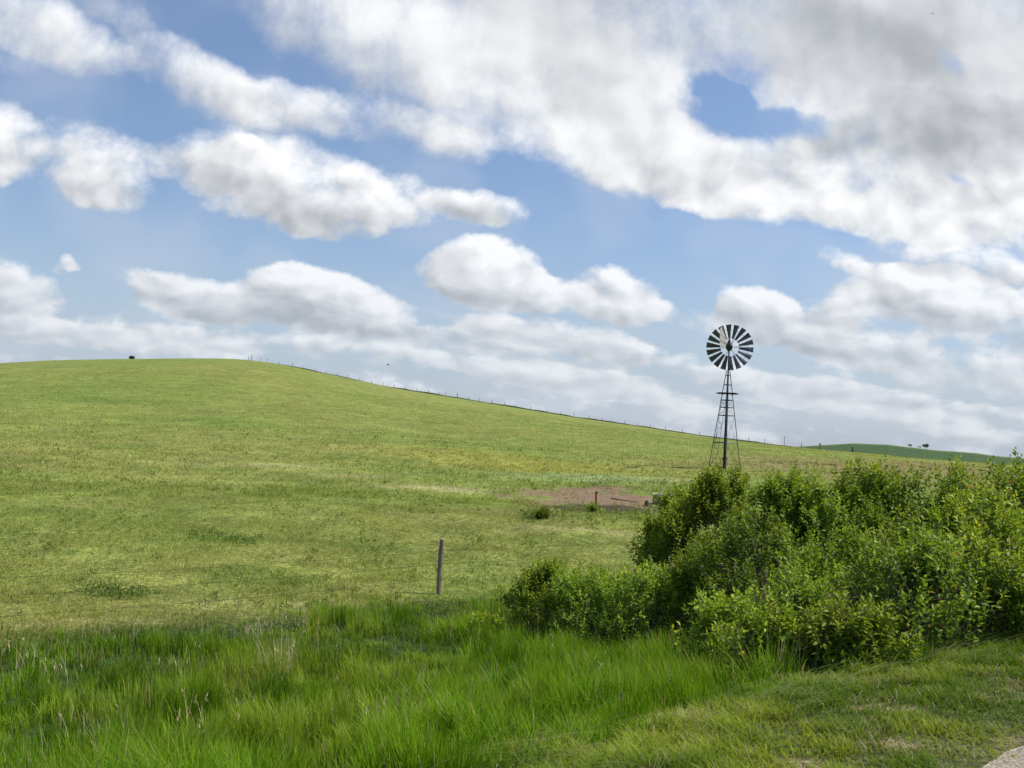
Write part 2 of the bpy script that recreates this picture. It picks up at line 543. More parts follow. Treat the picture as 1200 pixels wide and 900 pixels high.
def pbsdf(T, out, color, rough=0.8, metal=0.0, spec=0.3, normal=None):
    b = T.node('ShaderNodeBsdfPrincipled')
    if isinstance(color, tuple) and len(color) == 3:
        color = (*color, 1)
    T.put(b.inputs['Base Color'], color)
    T.put(b.inputs['Roughness'], rough)
    T.put(b.inputs['Metallic'], metal)
    T.put(b.inputs['Specular IOR Level'], spec)
    if normal is not None:
        T.l.new(normal, b.inputs['Normal'])
    T.l.new(b.outputs[0], out.inputs[0])
    return b


def bump(T, h, strength, dist):
    b = T.node('ShaderNodeBump')
    b.inputs['Strength'].default_value = strength
    b.inputs['Distance'].default_value = dist
    T.l.new(h, b.inputs['Height'])
    return b.outputs[0]


def mat_ground():
    m, T, out = new_mat("ground_grass")
    at_ = T.node('ShaderNodeAttribute', attribute_name="tint")
    zn = T.node('ShaderNodeAttribute', attribute_name="zones")
    sp = T.node('ShaderNodeSeparateXYZ'); T.l.new(zn.outputs['Vector'], sp.inputs[0])
    geo = T.node('ShaderNodeNewGeometry')
    pos = geo.outputs['Position']
    # mottling at several sizes, so near and far ground both keep a grain
    nA = T.noise(pos, 0.9, 6.0, 0.72)
    nB = T.noise(pos, 7.0, 5.0, 0.7)
    nC = T.noise(pos, 0.16, 7.0, 0.7)
    col = at_.outputs['Color']
    f1 = T.maprange(nA, 0.36, 0.64, 0.80, 1.18)
    f2 = T.maprange(nB, 0.36, 0.64, 0.62, 1.34)
    f3 = T.maprange(nC, 0.38, 0.62, 0.90, 1.10)
    f4 = T.maprange(T.noise(pos, 32.0, 4.0, 0.7), 0.36, 0.64, 0.60, 1.35)
    k = T.math('MULTIPLY', T.math('MULTIPLY', T.math('MULTIPLY', f1, f2), f3), f4)
    cc = T.node('ShaderNodeCombineXYZ')
    for i in range(3):
        T.put(cc.inputs[i], k)
    col = T.mix(1.0, col, cc.outputs[0], 'MULTIPLY')
    # dry blades and fresh ones scattered at random
    dry = T.maprange(T.noise(pos, 1.7, 5.0, 0.75), 0.52, 0.68)
    col = T.mix(T.math('MULTIPLY', dry, T.math('MULTIPLY', sp.outputs[1], 0.40)), col, (0.33, 0.29, 0.12))
    frs = T.maprange(T.noise(T.vmath('ADD', pos, (40, 13, 7)), 0.6, 6.0, 0.72), 0.53, 0.68)
    col = T.mix(T.math('MULTIPLY', frs, T.math('MULTIPLY', sp.outputs[1], 0.45)), col, (0.075, 0.135, 0.022))
    # bare soil
    dn = T.math('ADD', sp.outputs[0], T.math('MULTIPLY', T.math('SUBTRACT', T.noise(pos, 0.42, 9.0, 0.80), 0.5), 4.6))
    dm = T.maprange(dn, 0.16, 0.50)
    soil = T.mix(T.maprange(T.noise(pos, 3.0, 6.0, 0.7), 0.35, 0.65), (0.170, 0.112, 0.066), (0.240, 0.172, 0.108))
    mn = T.math('ADD', sp.outputs[2], T.math('MULTIPLY', T.math('SUBTRACT', T.noise(pos, 2.5, 5.0, 0.7), 0.5), 0.9))
    soil = T.mix(T.maprange(mn, 0.25, 0.5), soil, (0.07, 0.048, 0.036))
    col = T.mix(dm, col, soil)
    hh = T.math('ADD', T.math('MULTIPLY', nB, 0.6), nA)
    pbsdf(T, out, col, 0.95, 0, 0.12, bump(T, hh, 0.75, 0.16))
    return m


def mat_plant(name, attr="col", trans=0.35, rough=0.5, spec=0.35):
    m, T, out = new_mat(name)
    a = T.node('ShaderNodeAttribute', attribute_name=attr)
    b = T.node('ShaderNodeBsdfPrincipled')
    T.l.new(a.outputs['Color'], b.inputs['Base Color'])
    b.inputs['Roughness'].default_value = rough
    b.inputs['Specular IOR Level'].default_value = spec
    t = T.node('ShaderNodeBsdfTranslucent')
    tc = T.mix(1.0, a.outputs['Color'], (1.25, 1.25, 0.55), 'MULTIPLY')
    T.l.new(tc, t.inputs[0])
    mx = T.node('ShaderNodeMixShader')
    mx.inputs[0].default_value = trans
    T.l.new(b.outputs[0], mx.inputs[1])
    T.l.new(t.outputs[0], mx.inputs[2])
    T.l.new(mx.outputs[0], out.inputs[0])
    return m


def mat_noise(name, c1, c2, scale=8.0, rough=0.8, metal=0.0, spec=0.3, stretch=(1, 1, 1), bstr=0.3, bd=0.01):
    m, T, out = new_mat(name)
    tc = T.node('ShaderNodeTexCoord')
    v = T.vmath('MULTIPLY', tc.outputs['Object'], stretch)
    n = T.noise(v, scale, 6.0, 0.65)
    col = T.mix(T.maprange(n, 0.35, 0.65), c1, c2)
    pbsdf(T, out, col, rough, metal, spec, bump(T, n, bstr, bd))
    return m


M_GROUND = mat_ground()
M_GRASS = mat_plant("grass_blade", trans=0.36, rough=0.65, spec=0.05)
M_LEAF = mat_plant("shrub_leaf", trans=0.36, rough=0.5, spec=0.22)
M_STALK = mat_plant("dry_stalk", trans=0.15, rough=0.7, spec=0.15)
M_BARK = mat_noise("shrub_bark", (0.09, 0.07, 0.055), (0.20, 0.165, 0.135), 20, 0.9)
M_POST = mat_noise("weathered_wood", (0.12, 0.09, 0.065), (0.30, 0.25, 0.20), 14, 0.9, stretch=(3, 3, 0.25), bstr=0.7, bd=0.012)
M_OLDPOST_TANKSHADE = mat_noise("old_post_wood_tank_shade", (0.11, 0.09, 0.075), (0.20, 0.17, 0.14), 6, 0.9)
M_GALV = mat_noise("galvanised_steel", (0.06, 0.062, 0.07), (0.11, 0.112, 0.12), 3, 0.45, 0.5, 0.5, bstr=0.1)
M_VANE = mat_noise("vane_steel", (0.045, 0.052, 0.066), (0.09, 0.10, 0.115), 4, 0.42, 0.3, 0.5, bstr=0.1)
M_TAIL = mat_noise("tail_sheet", (0.36, 0.345, 0.32), (0.52, 0.50, 0.46), 3, 0.5, 0.1, 0.4, bstr=0.1)
M_IRON = mat_noise("dark_iron", (0.025, 0.022, 0.022), (0.06, 0.05, 0.045), 6, 0.6, 0.4, 0.4)
M_RUST = mat_noise("rusty_steel", (0.17, 0.045, 0.028), (0.26, 0.085, 0.05), 12, 0.85)
M_WIRE = mat_noise("fence_wire", (0.035, 0.028, 0.024), (0.07, 0.055, 0.045), 20, 0.85, 0.0, 0.1)
M_CONC = mat_noise("tank_concrete", (0.34, 0.32, 0.29), (0.52, 0.50, 0.46), 5, 0.9)
M_WATER = mat_noise("tank_water", (0.03, 0.035, 0.03), (0.05, 0.055, 0.045), 2, 0.08, 0, 0.6, bstr=0.05)
M_STONE = mat_noise("dark_stone", (0.05, 0.045, 0.04), (0.10, 0.09, 0.08), 7, 0.9)
M_PIPE = mat_noise("black_pipe", (0.09, 0.06, 0.045), (0.14, 0.10, 0.08), 4, 0.6)
M_BIRD = mat_noise("dark_feathers", (0.02, 0.02, 0.022), (0.05, 0.045, 0.045), 20, 0.8)


def mat_road():
    m, T, out = new_mat("gravel")
    geo = T.node('ShaderNodeNewGeometry')
    pos = geo.outputs['Position']
    n = T.noise(pos, 3.0, 6.0, 0.7)
    vo = T.node('ShaderNodeTexVoronoi'); vo.inputs['Scale'].default_value = 55.0
    T.l.new(pos, vo.inputs['Vector'])
    c = T.mix(T.maprange(n, 0.35, 0.65), (0.29, 0.245, 0.185), (0.38, 0.33, 0.255))
    gs = T.node('ShaderNodeSeparateXYZ')
    T.l.new(vo.outputs['Color'], gs.inputs[0])
    gv = T.node('ShaderNodeCombineXYZ')
    for i in range(3):
        T.put(gv.inputs[i], T.maprange(gs.outputs[0], 0.0, 1.0, 0.62, 1.2, False))
    c = T.mix(1.0, c, gv.outputs[0], 'MULTIPLY')
    h = T.math('ADD', T.math('MULTIPLY', vo.outputs['Distance'], -1.0), T.math('MULTIPLY', n, 2.0))
    pbsdf(T, out, c, 0.95, 0, 0.15, bump(T, h, 0.8, 0.02))
    return m


M_ROAD = mat_road()

# ------------------------------------------------------------------ object helpers
COL = sc.collection


def link(o, parent=None, loc=None):
    COL.objects.link(o)
    if parent is not None:
        o.parent = parent
    if loc is not None:
        o.location = loc
    return o


def tag(o, label=None, cat=None, group=None, kind=None):
    if label: o["label"] = label
    if cat: o["category"] = cat
    if group: o["group"] = group
    if kind: o["kind"] = kind
    return o


def empty(name, loc, label, cat, group=None, rz=0.0):
    o = bpy.data.objects.new(name, None)
    link(o)
    o.location = loc
    o.rotation_euler = (0, 0, rz)
    return tag(o, label, cat, group)


def tri_mesh(name, verts, tris, mat, cols=None, smooth=False, colname="col"):
    me = bpy.data.meshes.new(name)
    verts = np.asarray(verts, np.float32).reshape(-1, 3)
    tris = np.asarray(tris, np.int32).reshape(-1, 3)
    me.vertices.add(len(verts))
    me.vertices.foreach_set("co", verts.ravel())
    me.loops.add(tris.size)
    me.loops.foreach_set("vertex_index", tris.ravel())
    me.polygons.add(len(tris))
    me.polygons.foreach_set("loop_start", np.arange(0, tris.size, 3, dtype=np.int32))
    me.update(calc_edges=True)
    if cols is not None:
        a = me.color_attributes.new(colname, 'FLOAT_COLOR', 'POINT')
        c4 = np.ones((len(verts), 4), np.float32)
        c4[:, :3] = cols
        a.data.foreach_set("color", c4.ravel())
    if smooth:
        me.polygons.foreach_set("use_smooth", np.ones(len(tris), bool))
    me.materials.append(mat)
    return me


class MB:
    """collects boxes, bars, tubes and sheets; build() links them as one mesh"""
    def __init__(self):
        self.v, self.f = [], []

    def add(self, vs, fs):
        n = len(self.v)
        self.v += [tuple(p) for p in vs]
        self.f += [tuple(i + n for i in f) for f in fs]

    def tube(self, pts, rads, seg=6, caps=True, closed=False):
        pts = [Vector(p) for p in pts]
        if not isinstance(rads, (list, tuple)):
            rads = [rads] * len(pts)
        n0 = len(self.v)
        prev = None
        for i, p in enumerate(pts):
            if closed:
                d = pts[(i + 1) % len(pts)] - pts[i - 1]
            else:
                d = pts[min(i + 1, len(pts) - 1)] - pts[max(i - 1, 0)]
            d.normalize()
            if prev is None:
                a = Vector((0, 0, 1)) if abs(d.z) < 0.9 else Vector((1, 0, 0))
                x = d.cross(a).normalized()
            else:
                x = (prev - d * prev.dot(d)).normalized()
            prev = x
            y = d.cross(x)
            for k in range(seg):
                t = 2 * math.pi * k / seg
                self.v.append(tuple(p + (x * math.cos(t) + y * math.sin(t)) * rads[i]))
        m = len(pts)
        for i in range(m if closed else m - 1):
            j = (i + 1) % m
            for k in range(seg):
                k2 = (k + 1) % seg
                self.f.append((n0 + i * seg + k, n0 + i * seg + k2, n0 + j * seg + k2, n0 + j * seg + k))
        if caps and not closed:
            self.f.append(tuple(n0 + k for k in range(seg - 1, -1, -1)))
            self.f.append(tuple(n0 + (m - 1) * seg + k for k in range(seg)))
        return self

    def angle(self, a, b, w, t, face):
        """an L-section steel bar from a to b; face = outward direction"""
        a, b, face = Vector(a), Vector(b), Vector(face)
        d = (b - a).normalized()
        o = (face - d * face.dot(d)).normalized()
        s = d.cross(o)
        for q in (1, -1):
            w_ = (o * -1 + s * q).normalized() * w
            n_ = (o * -1 - s * q).normalized() * -t
            vs = [a, a + w_, a + w_ + n_, a + n_, b, b + w_, b + w_ + n_, b + n_]
            self.add(vs, [(0, 1, 2, 3), (7, 6, 5, 4), (0, 4, 5, 1), (1, 5, 6, 2), (2, 6, 7, 3), (3, 7, 4, 0)])
        return self

    def box(self, c, s, rz=0.0):
        c = Vector(c)
        vs = []
        for z in (-1, 1):
            for x, y in ((-1, -1), (1, -1), (1, 1), (-1, 1)):
                p = Vector((x * s[0] / 2, y * s[1] / 2, z * s[2] / 2))
                p.rotate(Matrix.Rotation(rz, 3, 'Z'))
                vs.append(c + p)
        self.add(vs, [(3, 2, 1, 0), (4, 5, 6, 7), (0, 1, 5, 4), (1, 2, 6, 5), (2, 3, 7, 6), (3, 0, 4, 7)])
        return self

    def build(self, name, mat, parent=None, bevel=0.0, smooth=False):
        me = bpy.data.meshes.new(name)
        me.from_pydata(self.v, [], self.f)
        me.update()
        me.materials.append(mat)
        if smooth:
            me.polygons.foreach_set("use_smooth", [True] * len(me.polygons))
        o = bpy.data.objects.new(name, me)
        link(o, parent)
        if bevel:
            b = o.modifiers.new("bevel", 'BEVEL')
            b.width = bevel
            b.segments = 2
        return o


# ------------------------------------------------------------------ ground sheet
def build_ground():
    na = 900
    th = np.linspace(-0.72, 0.72, na - 160)
    rest = np.linspace(0.72, 2 * math.pi - 0.72, 162)[1:-1]
    th = np.concatenate([th, rest])
    na = len(th)
    rr = np.concatenate([np.linspace(0.4, 3, 10)[:-1], 3 * np.power(450 / 3.0, np.linspace(0, 1, 560)), 450 * np.power(6000 / 450.0, np.linspace(0, 1, 90))[1:]])
    nr = len(rr)
    A, B = np.meshgrid(th, rr)
    X, Y = (np.sin(A) * B).ravel(), (np.cos(A) * B).ravel()
    Z = height(X, Y)
    v = np.stack([X, Y, Z], 1)
    v = np.concatenate([v, [[0, 0, float(hz(0, 0))]]])
    i = np.arange(nr - 1)[:, None] * na
    j = np.arange(na)[None, :]
    j2 = (j + 1) % na
    a, b, c, d = i + j, i + j2, i + na + j2, i + na + j
    tris = np.concatenate([np.stack([a, c, b], -1).reshape(-1, 3), np.stack([a, d, c], -1).reshape(-1, 3)])
    cen = np.full(na, nr * na)
    jj = np.arange(na)
    tris = np.concatenate([tris, np.stack([cen, jj, (jj + 1) % na], 1)])
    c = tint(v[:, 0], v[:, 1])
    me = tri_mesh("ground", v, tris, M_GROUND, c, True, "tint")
    zz = np.zeros((len(v), 3), np.float32)
    D = np.hypot(v[:, 0], v[:, 1])
    zz[:, 0] = np.clip(1.35 - zval(DIRT, v[:, 0], v[:, 1]), -1, 1)
    zz[:, 1] = sstep(14, 20, vcoord(v[:, 0], v[:, 1])) * (1 - sstep(420, 460, D))
    zz[:, 2] = np.clip(1.35 - zval(MUD, v[:, 0], v[:, 1]), -1, 1)
    a = me.attributes.new("zones", 'FLOAT_VECTOR', 'POINT')
    a.data.foreach_set("vector", zz.ravel())
    o = bpy.data.objects.new("ground", me)
    link(o)
    tag(o, kind="structure")


build_ground()


def build_road():
    us = np.linspace(-60, 60, 400)
    edge = 2.14 + 0.26 * (fbm(us, us * 0 + 3.3, 1.2, 4, 5) - 0.5) + 0.10 * (fbm(us, us * 0 + 8.3, 6, 2, 6) - 0.5)
    rows = [np.full_like(us, -5.6), np.full_like(us, -3.0), np.full_like(us, 0.0), edge * 0 + 1.2, edge - 0.25, edge]
    V = []
    for k, vv in enumerate(rows):
        x, y = DX * us + NX * vv, DY * us + NY * vv
        z = height(x, y) + (0.012 if k < 5 else 0.004)
        V.append(np.stack([x, y, z], 1))
    V = np.concatenate(V)
    n = len(us)
    T_ = []
    for k in range(len(rows) - 1):
        i = np.arange(n - 1) + k * n
        T_ += [np.stack([i, i + 1, i + n + 1], 1), np.stack([i, i + n + 1, i + n], 1)]
    me = tri_mesh("gravel_road", V, np.concatenate(T_)[:, ::1], M_ROAD, None, True)
    o = bpy.data.objects.new("gravel_road", me)
    link(o)
    tag(o, kind="structure")


build_road()


# ------------------------------------------------------------------ grass
def blades(P, h, w, az, lean, nseg, c0, c1, face=None, droop=1.6):
    """P (N,3) roots; returns verts, tris, cols"""
    N = len(P)
    L = np.stack([np.cos(az), np.sin(az), np.zeros(N)], 1)
    fa = az + math.pi / 2 if face is None else face
    W = np.stack([np.cos(fa), np.sin(fa), np.zeros(N)], 1)
    vs, cs = [], []
    for k in range(nseg + 1):
        s = k / nseg
        cen = P + L * (h * lean * s ** droop)[:, None]
        cen[:, 2] += h * (s - 0.32 * lean * s ** 2.2)
        ww = w * (1 - s) ** 0.7 * (0.75 + 0.25 * min(1, s * 4))
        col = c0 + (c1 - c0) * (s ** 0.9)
        if k < nseg:
            vs += [cen - W * ww[:, None] * 0.5, cen + W * ww[:, None] * 0.5]
            cs += [col, col]
        else:
            vs += [cen]
            cs += [col]
    nv = 2 * nseg + 1
    V = np.stack(vs, 1).reshape(-1, 3)
    C = np.stack(cs, 1).reshape(-1, 3)
    t = []
    for k in range(nseg - 1):
        a = 2 * k
        t += [(a, a + 1, a + 3), (a, a + 3, a + 2)]
    t += [(2 * nseg - 2, 2 * nseg - 1, 2 * nseg)]
    t = np.array(t)
    TT = (np.arange(N)[:, None, None] * nv + t[None]).reshape(-1, 3)
    return V, TT, C


def scatter(n, d0, d1, amax=0.70, power=1.0):
    """points spread over the ground in front of the camera's place, thinning with distance by power"""
    u = rng.random(n)
    k = 2.0 - power
    D = (d0 ** k + u * (d1 ** k - d0 ** k)) ** (1 / k)
    a = (rng.random(n) * 2 - 1) * amax
    return np.sin(a) * D, np.cos(a) * D, D


def obj_stuff(name, parts, mat, label, cat):
    V, T_, C, off = [], [], [], 0
    for (v, t, c) in parts:
        V.append(v); T_.append(t + off); C.append(c); off += len(v)
    me = tri_mesh(name, np.concatenate(V), np.concatenate(T_), mat, np.concatenate(C))
    o = bpy.data.objects.new(name, me)
    link(o)
    tag(o, label, cat, kind="stuff")
    return o


def col_rand(n, base, var=0.18):
    k = 1 + (rng.random((n, 1)) - 0.5) * 2 * var
    hue = (rng.random((n, 1)) - 0.5) * 2
    c = base * k
    c[:, 0:1] *= 1 + hue * 0.16
    return c


def build_tall_grass():
    parts = []
    n = 640000
    x, y, D = scatter(n, 4.2, 27, 0.72, 1.2)
    v = vcoord(x, y)
    edge0 = 3.88 + 0.5 * (fbm(x, y, 1 / 0.9, 3, 101) - 0.5)
    edge1 = 16.6 + 4.2 * (fbm(x, y, 1 / 2.2, 4, 102) - 0.5) - np.log(rng.random(n) + 1e-6) * 0.45 - 0.3
    clump = fbm(x, y, 1 / 0.34, 2, 103)
    gap = fbm(x, y, 1 / 1.5, 4, 110)
    keep = (v > edge0) & (v < edge1) & (rng.random(n) < (0.10 + 1.7 * sstep(0.40, 0.62, clump)) * (1 - 0.75 * sstep(0.60, 0.70, gap)))
    x, y, D, v, clump, gap = x[keep], y[keep], D[keep], v[keep], clump[keep], gap[keep]
    n = len(x)
    big = fbm(x, y, 1 / 1.25, 3, 104)
    mid = fbm(x, y, 1 / 0.5, 2, 111)
    z = height(x, y)
    h = (0.12 + 0.30 * sstep(0.3, 0.72, big) + 0.34 * sstep(0.3, 0.7, mid) * (0.4 + 0.6 * clump)) * (0.5 + 0.6 * rng.random(n))
    h *= 0.55 + 0.45 * sstep(0, 0.8, v - 3.9)
    h *= 1 - 0.5 * sstep(14.5, 17.4, v)
    h *= 1 - 0.35 * sstep(0.58, 0.68, gap)
    w = (0.0045 + 0.0045 * rng.random(n)) * (1 + 0.05 * D)
    wind = fbm(x, y, 1 / 0.6, 3, 105) * 2 * math.pi * 2.2
    az = np.where(rng.random(n) < 0.5, wind, rng.random(n) * 2 * math.pi)
    lean = 0.08 + 0.48 * rng.random(n) ** 1.5 + 0.35 * sstep(0.55, 0.72, fbm(x, y, 1 / 0.7, 2, 106))
    n5 = fbm(x, y, 1 / 2.4, 3, 107)[:, None]
    top = np.array([0.160, 0.290, 0.012]) + (np.array([0.245, 0.335, 0.030]) - np.array([0.160, 0.290, 0.012])) * sstep(0.42, 0.66, n5)
    top = top + (np.array([0.100, 0.200, 0.012]) - top) * sstep(0.52, 0.68, fbm(x, y, 1 / 1.0, 3, 108))[:, None]
    dry = (rng.random(n) < 0.04 + 0.14 * sstep(0.55, 0.72, fbm(x, y, 1 / 1.2, 3, 109)))[:, None]
    top = np.where(dry, np.array([0.38, 0.32, 0.17]), top)
    c1 = col_rand(n, top, 0.28)
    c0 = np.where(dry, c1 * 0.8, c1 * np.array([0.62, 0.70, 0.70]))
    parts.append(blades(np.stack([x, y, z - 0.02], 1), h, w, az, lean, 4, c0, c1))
    obj_stuff("tall_grass", parts, M_GRASS, "tall lush green grass filling the roadside ditch", "grass")


def build_verge():
    parts = []
    n = 420000
    x, y, D = scatter(n, 3.6, 19, 0.74, 1.25)
    v = vcoord(x, y)
    patch = fbm(x, y, 1 / 0.55, 4, 121)
    keep = (v > 2.02 + 0.4 * (patch - 0.5)) & (v < 4.7) & (rng.random(n) < (0.34 + 1.2 * sstep(0.28, 0.50, patch)) * (0.10 + 0.90 * sstep(2.0, 2.6, v)))
    x, y, D, v, patch = x[keep], y[keep], D[keep], v[keep], patch[keep]
    n = len(x)
    h = (0.03 + 0.13 * patch * sstep(0.3, 0.6, fbm(x, y, 1 / 0.22, 2, 125)) + 0.05 * rng.random(n)) * (0.6 + 0.6 * sstep(2.1, 3.6, v))
    w = (0.0050 + 0.0045 * rng.random(n)) * (1 + 0.03 * D)
    az = rng.random(n) * 2 * math.pi
    lean = 0.4 + 0.9 * rng.random(n)
    base = np.array([0.115, 0.195, 0.016]) + (np.array([0.265, 0.330, 0.035]) - np.array([0.115, 0.195, 0.016])) * sstep(0.36, 0.64, fbm(x, y, 1 / 0.8, 3, 122))[:, None]
    dry = (rng.random(n) < 0.05 + 0.30 * sstep(0.52, 0.72, fbm(x, y, 1 / 0.45, 3, 124)))[:, None]
    base = np.where(dry, np.array([0.36, 0.31, 0.18]), base)
    c1 = col_rand(n, base, 0.22)
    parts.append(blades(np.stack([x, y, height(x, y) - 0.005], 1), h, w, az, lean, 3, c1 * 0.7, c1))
    # combed-down stems along the edge of the mown strip
    n = 13000
    x, y, D = scatter(n, 4.2, 15, 0.72, 1.2)
    v = vcoord(x, y)
    keep = (v > 3.5) & (v < 4.8) & (fbm(x, y, 1 / 0.7, 3, 123) > 0.43)
    x, y, v = x[keep], y[keep], v[keep]
    n = len(x)
    h = 0.28 + 0.25 * rng.random(n)
    az = math.atan2(-NY, -NX) + (rng.random(n) - 0.5) * 1.9
    c1 = col_rand(n, np.where((rng.random(n) < 0.45)[:, None], np.array([0.34, 0.32, 0.16]), np.array([0.16, 0.26, 0.045])), 0.2)
    parts.append(blades(np.stack([x, y, height(x, y)], 1), h, 0.006 + 0.003 * rng.random(n), az, 0.9 + 0.6 * rng.random(n), 4, c1 * 0.8, c1, droop=1.2))
    obj_stuff("verge_grass", parts, M_GRASS, "short mown grass verge beside the gravel road", "grass")


def build_pasture():
    parts = []
    for (n, d0, d1, hh, ww, pw) in ((420000, 15, 42, 0.09, 0.013, 1.3), (170000, 38, 150, 0.15, 0.040, 1.55)):
        x, y, D = scatter(n, d0, d1, 0.66, pw)
        v = vcoord(x, y)
        pat = fbm(x, y, 1 / 1.6, 4, 131)
        keep = (v > 15.2) & (rng.random(n) < 0.50 + 0.8 * sstep(0.38, 0.64, pat))
        dz = zval(DIRT, x, y) + 1.5 * (fbm(x, y, 1 / 1.0, 4, 133) - 0.5)
        keep &= (dz > 0.98) | ((dz > 0.45) & (rng.random(n) < 0.22 * (fbm(x, y, 1 / 0.9, 3, 136) > 0.5)))
        x, y, D, pat = x[keep], y[keep], D[keep], pat[keep]
        n = len(x)
        h = hh * (0.5 + 1.2 * pat * rng.random(n) + 0.3 * rng.random(n)) * (1 + 0.8 * (rng.random(n) < 0.06))
        w = ww * (0.6 + 0.7 * rng.random(n))
        c = tint(x, y)
        drk = sstep(0.54, 0.68, fbm(x, y, 1 / 1.6, 4, 134))[:, None]
        c = c * 1.30 + (C_DARK * 1.0 - c) * drk * 0.15
        dry = (rng.random(n) < 0.10)[:, None]
        c = np.where(dry, np.array([0.36, 0.32, 0.15]), c)
        c = col_rand(n, c, 0.22)
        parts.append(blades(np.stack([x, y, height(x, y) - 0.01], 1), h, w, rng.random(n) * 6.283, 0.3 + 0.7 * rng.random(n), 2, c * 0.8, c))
    obj_stuff("pasture_grass", parts, M_GRASS, "short grazed pasture grass on the lower hillside", "grass")


def quads_leaf(P, dirv, nor, L, W, fold=0.25):
    """two-triangle folded leaves. P,dirv,nor (N,3)"""
    side = np.cross(dirv, nor)
    side /= np.linalg.norm(side, axis=1, keepdims=True) + 1e-9
    up = np.cross(side, dirv)
    mid = P + dirv * (L * 0.45)[:, None]
    a = P
    l = mid - side * (W * 0.5)[:, None] + up * (W * fold)[:, None]
    r = mid + side * (W * 0.5)[:, None] + up * (W * fold)[:, None]
    t = P + dirv * L[:, None] - up * (L * 0.12)[:, None]
    V = np.stack([a, l, r, t], 1).reshape(-1, 3)
    base = np.arange(len(P))[:, None, None] * 4
    T_ = (base + np.array([(0, 3, 1), (0, 2, 3)])[None]).reshape(-1, 3)
    return V, T_


